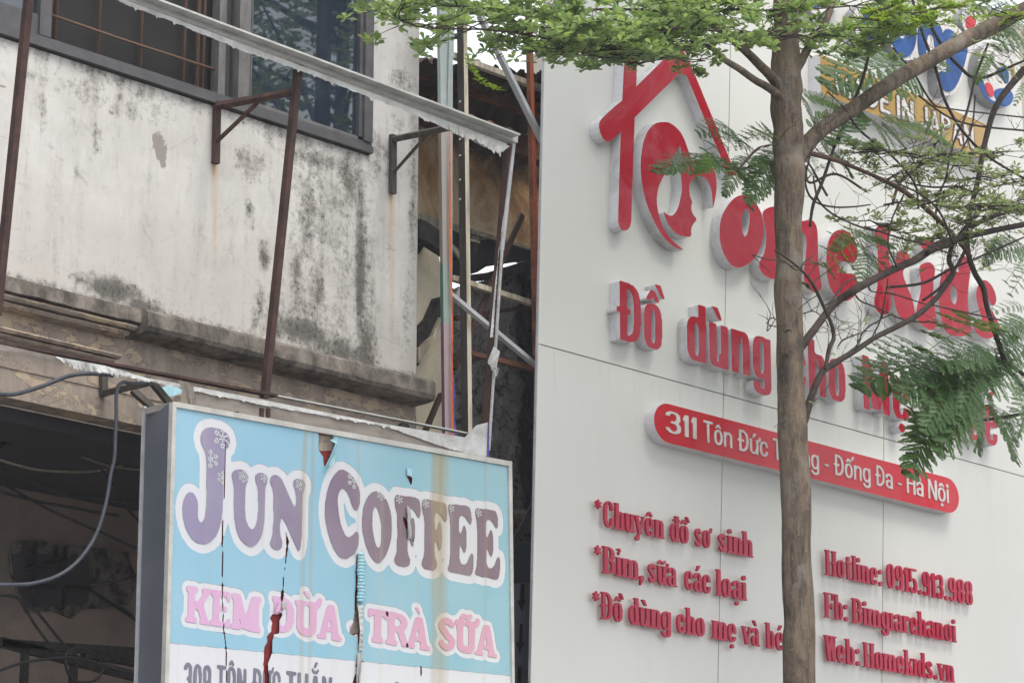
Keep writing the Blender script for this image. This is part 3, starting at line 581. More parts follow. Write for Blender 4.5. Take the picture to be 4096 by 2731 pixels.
def wall_mesh():
    me = bpy.data.meshes.new('wall'); xs = np.arange(XL, XC+.001, (XC-XL)/256); zz = np.arange(z_le_b-.05, 10.4, .02)
    V, Fc, idx = [], [], {}
    for j, z in enumerate(zz):
        for i, x in enumerate(xs): V.append((x, YW, z))
    nx = len(xs)
    for j in range(len(zz)-1):
        for i in range(nx-1):
            xm, zm = (xs[i]+xs[i+1])/2, (zz[j]+zz[j+1])/2
            if zm > zs-.01 and xm < xw1: continue
            Fc.append((j*nx+i, j*nx+i+1, (j+1)*nx+i+1, (j+1)*nx+i))
    me.from_pydata(V, [], Fc); A = np.zeros((len(V), 4)); A[:, 3] = 1; P = np.array(V); 
    d = P-np.array(CAM); fw = d@np.array(FW); PX = CX+FPX*(d@np.array(RT))/fw; PY = CY-FPX*(d@np.array(UP))/fw
    for cx, cy, rx, ry, s, ch in STAINS:
        q = ((PX-cx)/rx)**2+((PY-cy-(PX-cx)*.27)/ry)**2; A[:, ch] = np.maximum(A[:, ch], s*np.exp(-q*.8))
    zrel = P[:, 2]
    A[:, 0] = np.maximum(A[:, 0], .6*np.exp(-((zrel-5.86)/.08)**2)); A[:, 0] = np.maximum(A[:, 0], .34*np.exp(-(np.clip(zs-zrel, 0, 9)/.13))*(P[:, 0] < xw1)); A[:, 0] = np.maximum(A[:, 0], .13)
    at_ = me.color_attributes.new('dirt', 'FLOAT_COLOR', 'POINT'); at_.data.foreach_set('color', A.ravel()); return me
link('wall', wall_mesh(), M['plaster'], house)
bm = B(); box(bm, XC-.002, XC, YW, YW+7, 0, 10.4); obj('side_wall', bm, M['fascia'], house)
bm = B(); box(bm, xw1, xw1+.002, YW+.001, YW+.18, zs, 10.4); obj('window_reveal', bm, M['fascia'], house)
# ledge: bull-nosed band projecting over the fascia, its end sticking out past the corner
def profile(name, prof, x0, x1, m, parent, end=True, cuts=0, jit=0):
    bm = B(); n = max(1, int((x1-x0)/.08)) if jit else 1; prev = None
    for i in range(n+1):
        x = x0+(x1-x0)*i/n; ring = [bm.verts.new((x, y+rnd.uniform(-jit, jit), z+rnd.uniform(-jit, jit))) for y, z in prof]
        if prev: [bm.faces.new((prev[k], prev[(k+1) % len(prof)], ring[(k+1) % len(prof)], ring[k])) for k in range(len(prof))]
        else: bm.faces.new(ring)
        prev = ring
    bm.faces.new(prev[::-1]); return obj(name, bm, m, parent)
xle = at(1735, 1590, 12.12).x; xmo = at(500, 1330, YW).x
profile('ledge', [(YW, 5.86), (12.20, 5.868), (12.13, 5.862), (12.105, 5.84), (12.10, 5.76), (12.115, 5.735), (12.16, 5.722), (YW, 5.718)], xmo, xle, M['ledge'], house, jit=.0035)
profile('ledge', [(YW, 5.88), (12.2, 5.875), (12.16, 5.86), (12.15, 5.78), (YW, 5.77)], XL, xmo-.002, M['ledge'], house, jit=.003)
for k, (zt, dpt, hh) in enumerate([(5.77, .13, .03), (5.735, .10, .028), (5.60, .075, .026), (5.568, .055, .02)]):
    profile('moulding', [(YW-.003, zt), (YW-dpt, zt-.004), (YW-dpt-.006, zt-hh*.5), (YW-dpt+.01, zt-hh), (YW-.003, zt-hh)], XL, xmo-.02-.03*k, M['fascia'], house, jit=.0015)
# fascia beam under the ledge
bm = B(); box(bm, XL, XC-.01, YW-.004, YW+.16, 5.235, 5.72); obj('fascia_beam', bm, M['fascia'], house)
bm = B(); box(bm, XL, XC-.3, YW-.03, YW-.0045, 5.225, 5.262); obj('fascia_lip', bm, M['fascia'], house)
bm = B(); box(bm, XL, XC, YW-.012, YW-.005, 5.235+.16, 5.235+.17); obj('fascia_line', bm, M['fascia'], house)
# rest of the body of the house
bm = B(); box(bm, XL, XC-.003, YW+.5, YW+7, 10.3, 10.5); obj('roof', bm, M['ledge'], house)
bm = B(); box(bm, XL-3, XC-.02, 13.9, 14.05, 0, 5.2); obj('back_wall', bm, M['recess'], house)
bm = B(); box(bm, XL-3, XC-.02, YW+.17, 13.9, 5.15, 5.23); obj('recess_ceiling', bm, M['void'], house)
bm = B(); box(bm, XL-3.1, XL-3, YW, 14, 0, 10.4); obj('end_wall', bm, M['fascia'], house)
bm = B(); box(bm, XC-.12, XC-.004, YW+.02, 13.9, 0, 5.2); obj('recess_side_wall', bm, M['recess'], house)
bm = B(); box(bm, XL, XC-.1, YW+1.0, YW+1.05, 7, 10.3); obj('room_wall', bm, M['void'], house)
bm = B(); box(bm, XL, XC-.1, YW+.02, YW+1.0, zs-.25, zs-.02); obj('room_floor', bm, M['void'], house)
# windows --------------------------------------------------
def win_x(px, z=7.5): return xat(px, z, YW-.01)
sill = B(); box(sill, XL, xw1, YW-.035, YW+.06, zs+.005, zs+.05); box(sill, XL, xw1+.0, YW-.02, YW+.05, zs+.056, zs+.075)
obj('window_sill', sill, M['frame_grey'], house)
wr = B(); box(wr, xw1-.075, xw1-.002, YW-.03, YW+.05, zs+.076, 10.3); box(wr, xw1-.105, xw1-.077, YW-.012, YW+.05, zs+.1, 10.3)
obj('window_jamb', wr, M['frame_grey'], house)
def mull(px0, px1, m, y0=-.02, y1=.06, name='mullion'):
    bm = B(); box(bm, win_x(px0), win_x(px1), YW+y0, YW+y1, zs+.08, 10.3); return obj(name, bm, m, house)
# right-hand fixed pane
xa, xb = win_x(1002), xw1-.11
w1 = thing('pane', None, None, (0, 0, 0)) if False else None
bm = B(); box(bm, xa, xb, YW+.02, YW+.03, zs+.09, 10.3); pane = obj('window_pane', bm, M['glass'], house)
bm = B(); box(bm, xa, xb, YW-.008, YW+.019, zs+.078, zs+.10); obj('pane_bead', bm, M['frame_pale'], house)
mull(950, 995, M['frame_pale']); mull(878, 905, M['frame_pale'], .0, .07); mull(905, 945, M['void'], .05, .1, 'dark_gap'); mull(995, 1001, M['frame_grey'], -.025, .05)
# left pane
bm = B(); box(bm, XL, win_x(158), YW+.02, YW+.03, zs+.08, 10.3); obj('window_pane', bm, M['glass'], house)
bm = B(); box(bm, XL, win_x(158), YW-.005, YW+.019, zs+.08, zs+.20); obj('pane_rail', bm, M['frame_grey'], house); mull(158, 203, M['frame_grey'])
# grille between: rusty bars, insect screen behind
gr = B(); box(gr, win_x(203), win_x(878), YW+.10, YW+.101, zs+.02, 10.3); obj('insect_screen', gr, M['screen'], house)
for k, px in enumerate((230, 250, 422, 594, 762, 815, 838)):
    bm = B(); w = .016 if k not in (1, 5) else .022; x = win_x(px); tube(bm, [Vector((x, YW+.05+.008*(k == 3), z)) for z in (zs+.03, 8.6, 10.3)], [w*.62]*3, 8); obj('grille_bar', bm, M['rustbar'], house)
for z in (zs+.245, zs+.53, zs+.79, zs+1.05, zs+1.32, zs+1.6, zs+1.87, zs+2.15, zs+2.42):
    bm = B(); tube(bm, [Vector((win_x(203), YW+.04, z)), Vector((win_x(500), YW+.043, z-.004)), Vector((win_x(878), YW+.04, z))], [.0085]*3, 8); obj('grille_bar', bm, M['rustbar'], house)
# recess: broken opening with bars, beams -------------------
YB = 13.9
def fc(pts, Y): return [(at(x, y, Y).x, at(x, y, Y).z) for x, y in pts]
BL = lambda pts: CR(0, 1800, 1.6845, pts)
op = BL([(95,615),(240,600),(420,640),(700,660),(870,690),(880,760),(930,880),(900,960),(870,1040),(700,1060),(560,1070),(480,1130),(360,1080),(180,1090),(110,930),(75,820),(65,700)])
bm = B(); prism(bm, fc(op, YB-.02), YB-.02, YB-.001); obj('broken_opening', bm, M['rubble'], house)
bm = B(); prism(bm, fc(BL([(75,700),(240,690),(600,740),(610,930),(590,1030),(240,1060),(160,1000),(100,860)]), YB-.026), YB-.026, YB-.0205); obj('opening_void', bm, M['void'], house)
for a, b in (((235,620),(225,1060)), ((440,650),(425,1070)), ((150,900),(600,935)), ((600,935),(900,1130)), ((170,800),(450,730))):
    bm = B(); a, b = BL([a, b]); tube(bm, [at(*a, YB-.06), at(*b, YB-.06)], [.012, .012], 6); obj('rebar', bm, M['wire'], house)
for (a, b, w) in (((0,1300),(935,1360),.05), ((0,1290),(940,1530),.055), ((170,1340),(160,1568),.03), ((500,1390),(490,1568),.03), ((560,1370),(940,1430),.05)):
    a, b = BL([a, b]); bm = B(); bar(bm, at(*a, 13.3), at(*b, 13.3), w, .05); obj('recess_beam', bm, M['charred'], house)

# ------------------------------------------------------------------ cables
def cable(name, pts, Y, r, m, label, cat, group=None, ys=None):
    P = [at(x, y, (ys[i] if ys else Y)) for i, (x, y) in enumerate(pts)]; P = spline(P, 8); c = P[len(P)//2]
    t = thing(name, label, cat, c, group) if False else None
    bm = B(); tube(bm, P, [r]*len(P), 8); me = bpy.data.meshes.new(name); bm.to_mesh(me); bm.free(); me.transform(Matrix.Translation(-c)); o = link(name, me, m); o.location = c
    return tag(o, label, cat, group)
T1 = lambda pts: CR(0, 900, 1.6864, pts)
hz = T1([(-60,1135),(0,1140),(70,1142),(150,1128),(300,1080),(440,1025),(560,1003),(700,1005),(760,1015)])
cable('conduit', hz, 11.9, .0115, M['hose'], 'grey conduit curving in from the left edge under the ledge', 'conduit')
h2 = T1([(1010,1062),(950,1066),(880,1068),(835,1060),(800,1085),(785,1150),(785,1280),(778,1420),(772,1568)])+BL([(745,170),(715,350),(650,560),(540,730),(400,840),(230,895),(100,905),(-40,906)])
cable('conduit', h2, 11.75, .0105, M['hose'], 'grey conduit looping down beside the blue hoarding', 'conduit')
WG = 'thin wires sagging in the dark recess'
for pts, m, lab in (
 (T1([(-30,1345),(60,1345),(170,1370),(260,1410),(360,1465),(480,1485),(600,1468),(720,1490)]), 'wire_tan', 'pale wire sagging highest across the dark recess'),
 (T1([(-30,1350),(150,1390),(300,1440),(600,1475),(980,1520)]), 'wire_tan', 'tan wire running straight through the upper dark recess'),
 (BL([(-30,55),(100,95),(250,130),(450,145),(640,140),(800,105),(985,65)]), 'wire_tan', 'long pale wire sagging to the edge of the blue hoarding'),
 (BL([(400,-10),(520,30),(680,90),(800,115),(985,135)]), 'wire_tan', 'tan wire sloping down to the blue hoarding edge'),
 (BL([(-30,200),(150,300),(400,430),(700,560),(985,690)]), 'wire', 'dark wire sloping down across the broken opening'),
 (BL([(-30,270),(200,330),(500,390),(800,440)]), 'wire', 'dark wire hanging straight in front of the recess ceiling'),
 (BL([(-30,975),(110,990),(250,1090),(400,1270),(500,1370),(590,1440)]), 'wire', 'black wire drooping past the left of the broken opening'),
 (BL([(600,905),(750,890),(880,855),(985,820)]), 'wire', 'black wire rising from the opening to the hoarding side'),
 (BL([(800,1050),(880,1100),(985,1240)]), 'wire', 'black wire dropping from the right of the opening'),
 (BL([(440,1430),(450,1370),(520,1330),(620,1360),(690,1440),(670,1520),(600,1560),(500,1550),(455,1490),(440,1430)]), 'wire', 'black wire coiled in a loop low in the recess'),
 (BL([(130,1000),(240,1180),(330,1300)]), 'wire', 'short black wire below the opening'),
 (BL([(-30,120),(200,210),(480,300),(760,340),(985,350)]), 'wire', 'dark cable bundle under the recess ceiling, uppermost of the black ones'),
 (BL([(680,130),(780,260),(880,420),(985,520)]), 'wire', 'thin dark wire falling steeply behind the conduit loop'),
 (T1([(0,1420),(200,1400),(420,1445),(700,1500),(980,1550)]), 'wire_tan', 'tan wire crossing behind the pale sagging wire'),
 (BL([(-30,1490),(200,1420),(520,1400),(800,1480),(985,1500)]), 'wire', 'black cable draped along the lowest beam'),
 (T1([(110,1270),(60,1400),(0,1500)]), 'wire', 'short broken wire hanging at the far left under the fascia'),
 (T1([(-30,1480),(250,1450),(600,1445),(980,1530)]), 'wire', 'dark wire crossing under the fascia')):
    cable('wire', pts, 12.9, .007 if m == 'wire_tan' else .009, M[m], lab, 'wire', WG)

# ------------------------------------------------------------------ hoarding frame left over on the plaster house
fr = thing('awning_frame', 'stripped steel signboard frame tilted out from the plaster house with torn film on its rails', 'sign frame', at(1100, 1620, 11.8))
def member(name, a, b, ya, yb, w, d, m, t=fr):
    bm = B(); bar(bm, at(*a, ya), at(*b, yb), w, d); return obj(name, bm, m, t)
member('top_rail', (470,-22), (2060,562), 11.5, 11.5, .045, .05, M['alu_dirty'])
member('top_rail_cap', (478,-42), (2058,546), 11.46, 11.46, .012, .10, M['alu_dirty'])
member('post', (1194,262), (1058,1592), 11.52, 11.72, .040, .04, M['rust'])
member('post', (118,-40), (-14,1260), 11.52, 11.72, .042, .04, M['rust'])
member('end_post', (2034,585), (1940,1720), 11.52, 11.72, .030, .05, M['rust'])
member('end_strip', (2056,565), (2008,1000), 11.49, 11.56, .024, .012, M['galv']); member('end_strip', (2008,1000), (1955,1800), 11.56, 11.69, .014, .012, M['alu_dirty'])
member('bottom_rail', (-60,1363), (1100,1583), 11.72, 11.72, .014, .05, M['rust']); member('bottom_rail', (1100,1583), (1950,1750), 11.72, 11.72, .008, .04, M['alu_dirty'])
def bracket(px, py, px2, py2, drop, ydir, wall=YW):
    br = B(); a = at(px, py, wall-.02); b = at(px2, py2, 11.54); bar(br, a, b, .035, .035); c = Vector((a.x, a.y-.003, a.z-drop)); bar(br, a+Vector((0, 0, .03)), c, .042, .03, roll=(0, -1, .01))
    m_ = a.lerp(b, .62); bar(br, m_, a+Vector((0, -.01, -drop*.62)), .018, .02); return obj('bracket', br, M['dark_steel'] if px > 1500 else M['rust'], fr)
bracket(868, 425, 1170, 368, .36, 1); bracket(1572, 558, 1812, 508, .36, 1)
bm = B()
bar(bm, at(414,1420,YW-.02), at(414,1584,YW-.02), .042, .03, roll=(0, -1, .01)); bar(bm, at(420,1572,YW-.03), at(600,1530,11.74), .035, .035); bar(bm, at(530,1560,12.0), at(640,1660,11.9), .035, .03); bar(bm, at(610,1530,11.8), at(700,1640,11.75), .035, .03)
obj('bracket', bm, M['dark_steel'], fr)
bm = B(); bar(bm, at(788,1590,YW-.02), at(788,1640,YW-.02), .03, .03, roll=(0, -1, .01)); bar(bm, at(1610,1690,YW-.04), at(1650,1790,YW-.04), .06, .03); obj('bracket', bm, M['dark_steel'], fr)
# torn film clinging to the rails: ragged strips with real crumple
def ragged(name, top, bot, Y, m, parent, n=60, jag=6, crumple=.012, ys=None, seed=1):
    "strip between two pixel polylines, lower edge frayed"
    r = random.Random(seed); bm = B(); rows = []; wk = 0.; cr = 0.; n = int(n*1.6)
    def lerp(pl, t):
        d = [0]; 
        for a, b in zip(pl, pl[1:]): d.append(d[-1]+math.hypot(b[0]-a[0], b[1]-a[1]))
        L = t*d[-1]
        for i in range(len(pl)-1):
            if L <= d[i+1]+1e-6: u = (L-d[i])/(d[i+1]-d[i]+1e-9); return pl[i][0]+(pl[i+1][0]-pl[i][0])*u, pl[i][1]+(pl[i+1][1]-pl[i][1])*u
        return pl[-1]
    for i in range(n+1):
        t = i/n; a, b = lerp(top, t), lerp(bot, t); wk = .8*wk+r.uniform(-1, 1)*.55; b = (b[0]+r.uniform(-jag, jag)*.25, b[1]+max(-2.5, jag*wk*.8)+(r.uniform(.8, 2.2)*jag if r.random() < .06 else 0)); cr = .75*cr+r.uniform(-1, 1)*.5; row = []
        for k in range(5):
            u = k/4; y_ = Y+(cr*.6+.25*r.uniform(-1, 1))*crumple*(.15+u); row.append(bm.verts.new(at(a[0]+(b[0]-a[0])*u, a[1]+(b[1]-a[1])*u, y_)))
        rows.append(row)
    for r0, r1 in zip(rows, rows[1:]):
        for k in range(4): bm.faces.new((r0[k], r1[k], r1[k+1], r0[k+1])).smooth = True
    return obj(name, bm, m, parent)
ragged('torn_film', [(480,-8),(2030,575)], [(478,10),(700,92),(1000,215),(1250,300),(1480,392),(1700,478),(1800,520),(1990,612),(2015,610)], 11.47, M['torn'], fr, 150, 5, seed=3)
ragged('torn_film', [(1800,502),(2040,585)], [(1800,520),(1850,548),(1900,556),(1960,598),(2000,612),(2025,600)], 11.465, M['torn'], fr, 40, 9, .02, seed=4)
ragged('torn_film', [(2040,600),(2020,800),(1980,1140),(1960,1350)], [(2052,590),(2030,800),(1995,1000),(1985,1150),(1972,1350)], 11.55, M['torn'], fr, 70, 6, .01, seed=5)
ragged('torn_film', [(1975,1385),(2000,1405),(1990,1450),(1960,1480)], [(1950,1440),(1968,1480),(1988,1500),(2000,1470)], 11.6, M['torn'], fr, 14, 8, .03, seed=6)
ragged('torn_film', [(220,1425),(420,1462),(600,1515)], [(240,1440),(300,1475),(420,1492),(600,1526)], 11.69, M['torn'], fr, 50, 6, .02, seed=7)
ragged('torn_film', [(-20,1372),(220,1424)], [(-20,1396),(220,1440)], 11.692, M['torn_dirty'], fr, 20, 3, .006, seed=8)
ragged('torn_film', [(600,1512),(1000,1588),(1500,1688),(1860,1748)], [(600,1524),(960,1602),(1500,1699),(1860,1760)], 11.69, M['torn'], fr, 90, 4, .01, seed=9)
ragged('torn_film', [(715,1518),(775,1542)], [(770,1700),(782,1700)], 11.66, M['torn_dirty'], fr, 12, 4, .02, seed=10)
ragged('hanging_film', [(780,1552),(1000,1596),(1500,1690),(1850,1750)], [(780,1650),(1000,1690),(1500,1785),(1950,1870)], 11.70, M['torn_dirty'], fr, 60, 3, .008, seed=11)
ragged('hanging_film', [(1560,1700),(1700,1724),(1860,1748),(1905,1700),(1952,1688)], [(1560,1712),(1700,1760),(1800,1795),(1870,1812),(1950,1826)], 11.685, M['torn'], fr, 50, 2, .006, seed=12)
ragged('hanging_film', [(1953,1688),(1962,1690)], [(1947,1826),(1956,1826)], 11.68, M['blue_film'], fr, 6, 1, .002, seed=13)
ragged('hanging_film', [(625,1560),(680,1535),(735,1560)], [(640,1590),(660,1597),(720,1575)], 12.0, M['torn_blue'], fr, 12, 3, .01, seed=14)
# ------------------------------------------------------------------ burnt house in the gap
E1 = lambda *p: CR(1640, 100, 1.743, p); E2 = lambda *p: CR(1640, 900, 1.743, p)
burnt = thing('burnt_house', 'fire gutted house between the plaster house and the white signboard, walls scorched black', 'house', (14.0, 13.6, 0))
YH = 13.5
def plate(name, px, Y, th, m, parent=burnt):
    bm = B(); prism(bm, fc(px, Y), Y, Y+th); return obj(name, bm, m, parent)
# scorched upper wall (parallel to the street)
A = at(1600, 480, YH); ztop = zat(1670, 490, YH); zbot = zat(1900, 925, YH)
bm = B(); box(bm, 12.5, 15.8, YH, YH+.12, zbot, ztop+.35); obj('upper_wall', bm, M['scorched'], burnt)
bm = B(); box(bm, 12.5, 15.8, YH-.03, YH+.1, zbot-.10, zbot-.003); obj('lintel', bm, M['cream_steel'], burnt)
# wall plate purlin (rusted steel) and second purlin under the roof sheets
z1 = zat(1870, 347, 13.1)
bm = B(); box(bm, 12.45, 15.8, YH-.10, YH-.002, ztop-.02, ztop+.14); obj('purlin', bm, M['rust_orange'], burnt)
bm = B(); box(bm, 12.4, 15.6, 13.04, 13.10, z1-.07, z1+.05); obj('purlin', bm, M['rust_orange'], burnt)
# roof sheets: corrugated, sloping up to the street; ragged eave
eL, eR = at(1640, 238, 12.55), at(2210, 300, 12.75)
bm = B(); n = 90; prev = None
for i in range(n+1):
    t = i/n; wv = .018*math.sin(i*2*math.pi/7.5); e = eL.lerp(eR, t)+Vector((0, rnd.uniform(-.01, .01)+(.03 if (i//15) % 2 else 0), wv+rnd.uniform(-.006, .006)+(.015 if (i//15) % 2 else 0)))
    b = Vector((12.35+(14.75-12.35)*t, YH-.05, ztop+.16+wv)); row = [bm.verts.new(e.lerp(b, k/4)) for k in range(5)]; row2 = [bm.verts.new(v.co+Vector((0, 0, .006))) for v in row]
    if prev:
        for k in range(4): bm.faces.new((prev[0][k], row[k], row[k+1], prev[0][k+1])); bm.faces.new((prev[1][k], prev[1][k+1], row2[k+1], row2[k]))
        bm.faces.new((prev[0][0], prev[1][0], row2[0], row[0]))
    prev = (row, row2)
obj('roof', bm, M['roofdark'], burnt)
for px, w in ((1742, .02), (1962, .02), (2060, .015)): 
    pass
# dark room behind the opening and the cream side wall with charred timbers
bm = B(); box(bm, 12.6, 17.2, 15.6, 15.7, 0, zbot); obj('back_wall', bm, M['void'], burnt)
YC = 12.75
plate('cream_wall', E2((20,-20),(65,180),(125,75),(192,120),(230,470),(330,1600),(20,1600)), YC, .06, M['cream_wall'])
plate('cream_wall', E1((55,1370),(110,1380),(215,1455),(230,1560),(55,1568)), YC+.1, .05, M['cream_wall'])
def timber(pts, Y, m='charred', th=.08, name='charred_timber'): return plate(name, pts, Y, th, M[m])
timber(E1((62,1350),(110,1365),(205,1430),(330,1560),(370,1625),(330,1640),(250,1590),(150,1525),(60,1480)), 12.55)
plate('timber_split_edge', E1((215,1450),(330,1555),(372,1632),(352,1640),(310,1580)), 12.53, .015, M['torn_dirty'])
timber(E2((55,745),(150,640),(210,500),(215,640),(140,800),(60,980)), 12.66); plate('beam_face', E2((60,860),(160,770),(215,640),(222,690),(150,830),(60,960)), 12.63, .03, M['cream_steel'])
timber(E2((50,150),(130,40),(150,60),(66,200)), 12.68)
bm = B(); bar(bm, at(*E2((215,1180))[0], 12.6), at(*E2((105,1440))[0], 12.6), .03, .03); obj('stay', bm, M['rust'], burnt)
bm = B(); bar(bm, at(*E2((90,1420))[0], 12.6), at(*E2((130,1450))[0], 12.6), .012, .012); obj('stay', bm, M['dark_steel'], burnt)
# blistered black inner wall: real relief
def relief(name, poly, Y, m, res=.02, amp=.02, depth_=.05):
    q = fc(poly, Y); xs = [p[0] for p in q]; z_ = [p[1] for p in q]; X = np.arange(min(xs), max(xs), res); Z = np.arange(min(z_), max(z_), res); gx, gz = np.meshgrid(X, Z); ins = ptspoly(gx, gz, q)
    rs = np.random.RandomState(5); hgt = np.zeros(gx.shape)
    for s in (2, 4, 8):
        nn = rs.rand(gx.shape[0]//s+3, gx.shape[1]//(max(1, s//2))+3); ii = (np.arange(gx.shape[0])/s); jj = (np.arange(gx.shape[1])/max(1, s//2))
        i0 = ii.astype(int); j0 = jj.astype(int); fi = (ii-i0)[:, None]; fj = (jj-j0)[None]
        hgt += (nn[i0][:, j0]*(1-fi)*(1-fj)+nn[i0+1][:, j0]*fi*(1-fj)+nn[i0][:, j0+1]*(1-fi)*fj+nn[i0+1][:, j0+1]*fi*fj)**2*(.4+.2*s)
    V = [(gx[i, j], Y-hgt[i, j]*amp, gz[i, j]) for i in range(gx.shape[0]) for j in range(gx.shape[1])]; W = gx.shape[1]
    F_ = [(i*W+j, i*W+j+1, (i+1)*W+j+1, (i+1)*W+j) for i in range(gx.shape[0]-1) for j in range(W-1) if ins[i, j] and ins[i+1, j+1]]
    me = bpy.data.meshes.new(name); me.from_pydata(V, [], F_); return link(name, me, m, burnt, True)
relief('blistered_wall', E2((255,450),(350,425),(590,365),(700,335),(860,300),(960,280),(980,1990),(200,1990)), 13.05, M['blister'], .010, .020)
timber(E2((425,345),(545,330),(860,235),(880,310),(590,372),(430,392)), 12.95, 'charred', .06)
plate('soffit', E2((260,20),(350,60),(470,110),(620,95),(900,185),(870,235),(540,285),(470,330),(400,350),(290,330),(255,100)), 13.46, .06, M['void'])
plate('soffit', E2((440,40),(630,100),(880,170),(900,185),(620,112),(430,58)), 13.42, .03, M['cream_steel'])
plate('hanging_board', E2((415,95),(490,125),(425,280),(405,260)), 12.95, .02, M['dark_steel']); plate('hanging_board', E2((415,92),(485,112),(492,128),(470,122),(416,104)), 12.93, .015, M['cream_steel'])
plate('torn_liner', E2((318,505),(345,430),(356,440),(352,530),(335,520)), 12.6, .01, M['torn'])
timber(E2((318,632),(520,600),(700,575),(860,545),(862,575),(690,600),(520,632),(320,662)), 12.45, 'rust', .04, 'rusty_strut')
# lower storey fragments seen beside the hoarding
G3 = lambda *p: CR(1900, 1750, 1.6, p)
plate('shop_fascia', G3((180,440),(380,478),(380,495),(180,470)), 13.4, .1, M['cream_steel']); plate('shop_fascia', G3((180,470),(380,496),(380,525),(180,505)), 13.42, .1, M['cream_steel'])
plate('orange_band', G3((180,512),(380,530),(380,568),(180,556)), 13.38, .05, M['rust_orange']); plate('dark_band', G3((180,556),(380,568),(380,660),(180,650)), 13.5, .05, M['charred'])
plate('white_edge', G3((180,628),(380,650),(380,660),(180,642)), 13.36, .03, M['pale_frame'])
plate('teal_glass', G3((180,645),(380,662),(380,900),(180,890)), 13.45, .02, M['glass2']); plate('dark_band', G3((180,880),(380,890),(380,940),(180,935)), 13.40, .03, M['void'])
bm = B(); bar(bm, at(*G3((225,720))[0], 12.6), at(*G3((385,415))[0], 12.6), .05, .02); obj('stay', bm, M['frame_grey'], burnt)
bm = B(); rb = random.Random(3)
for k in range(40):
    x, y = 1985+rb.uniform(0, 150), 2105+rb.uniform(0, 50); s = rb.uniform(.01, .035); p = at(x, y, 13.3); box(bm, p.x-s, p.x+s, p.y-s, p.y+s, p.z-s*.6, p.z+s*.6)
tag(obj('debris', bm, M['rubble'], burnt), None, None, kind='stuff')
# arrow panel
ap = thing('arrow_board', 'narrow grey glass board with black downward arrows between the two big signs', 'sign', at(2085, 2731, 12.25))
bm = B(); prism(bm, fc(G3((150,935),(375,925),(372,1620),(150,1620)), 12.25), 12.25, 12.28); obj('board', bm, M['greyglass'], ap)
for k, pts in enumerate((G3((296,935),(318,933),(314,1032),(326,1034),(300,1108),(276,1040),(292,1038)), G3((290,1190),(306,1188),(302,1302),(314,1304),(289,1380),(266,1308),(283,1306)), G3((276,1462),(298,1460),(294,1640),(272,1640)))):
    bm = B(); prism(bm, fc(pts, 12.245), 12.245, 12.2495); obj('arrow', bm, M['wire'], ap)
q = at(*G3((262,1180))[0], 12.244)
for k, (c, L) in enumerate(word_loops('ISO', 'sans', 0, 100, 0, .09, 12.244)):
    if not L: continue
    xs = [p[0] for l in L for p in l]; x0 = min(xs)
    bm = B(); loops_mesh(bm, [[(q.x-.035-pz, q.z+.30-(px-x0)*.4-.10*k) for px, pz in l] for l in [[(p[0], p[1]) for p in l] for l in L]], 12.2446, 12.2449); obj('printed_letter', bm, M['wire'], ap)

# ------------------------------------------------------------------ bare sign frame in the gap (posts, rails, braces)
gf = thing('sign_scaffold', 'bare steel sign scaffold with orange post, cream post and silver braces beside the white signboard', 'scaffold', at(1850, 1760, 12.2))
def mem(name, a, b, w, m, Y=12.2, d=.04, y2=None): bm = B(); bar(bm, at(*a, Y), at(*b, y2 or Y), w, d); return obj(name, bm, m, gf)
def post2(name, pl, pr, Yf, d, mf, ms):
    "rectangular post: front face between two pixel lines, side face d deep"
    bm = B(); L = [at(*p, Yf) for p in pl]; Rr = [at(*p, Yf) for p in pr]; back = Vector((0, d, 0))
    f = bm.faces.new([bm.verts.new(v) for v in (L[1], Rr[1], Rr[0], L[0])]); f.material_index = 0
    f = bm.faces.new([bm.verts.new(v) for v in (L[0], L[0]+back, L[1]+back, L[1])]); f.material_index = 1
    f = bm.faces.new([bm.verts.new(v) for v in (Rr[0], Rr[1], Rr[1]+back, Rr[0]+back)]); f.material_index = 1
    f = bm.faces.new([bm.verts.new(v) for v in (L[0]+back, Rr[0]+back, Rr[1]+back, L[1]+back)]); f.material_index = 1
    f = bm.faces.new([bm.verts.new(v) for v in (L[1], L[1]+back, Rr[1]+back, Rr[1])]); f.material_index = 1
    return obj(name, bm, [mf, ms], gf, recalc=False)
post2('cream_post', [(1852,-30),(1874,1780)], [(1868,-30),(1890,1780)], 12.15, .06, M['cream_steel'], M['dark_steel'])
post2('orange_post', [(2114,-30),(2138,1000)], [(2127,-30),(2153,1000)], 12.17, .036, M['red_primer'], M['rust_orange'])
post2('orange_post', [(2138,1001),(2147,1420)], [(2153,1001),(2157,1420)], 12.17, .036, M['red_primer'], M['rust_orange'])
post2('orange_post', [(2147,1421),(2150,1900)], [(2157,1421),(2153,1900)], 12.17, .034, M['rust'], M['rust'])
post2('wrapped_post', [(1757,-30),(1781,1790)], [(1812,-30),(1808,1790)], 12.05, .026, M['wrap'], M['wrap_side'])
mem('rail', (1806,222), (2185,362), .038, M['cream_steel'], 12.24); mem('rail', (1806,1112), (2160,1224), .034, M['cream_steel'], 12.24)
mem('rail', (1880,1412), (2158,1482), .032, M['rust_orange'], 12.24); mem('strut', (2090,860), (1815,1475), .034, M['rust'], 12.28, .02)
bm = B(); angle_bar(bm, at(1925,60,12.1), at(2176,566,12.1), .03, .012); obj('silver_brace', bm, M['galv'], gf)
bm = B(); angle_bar(bm, at(1800,1170,12.1), at(2156,1466,12.1), .026, .012); obj('silver_brace', bm, M['galv'], gf)
mem('strut', (1650,183), (1840,143), .035, M['charred'], 12.1)
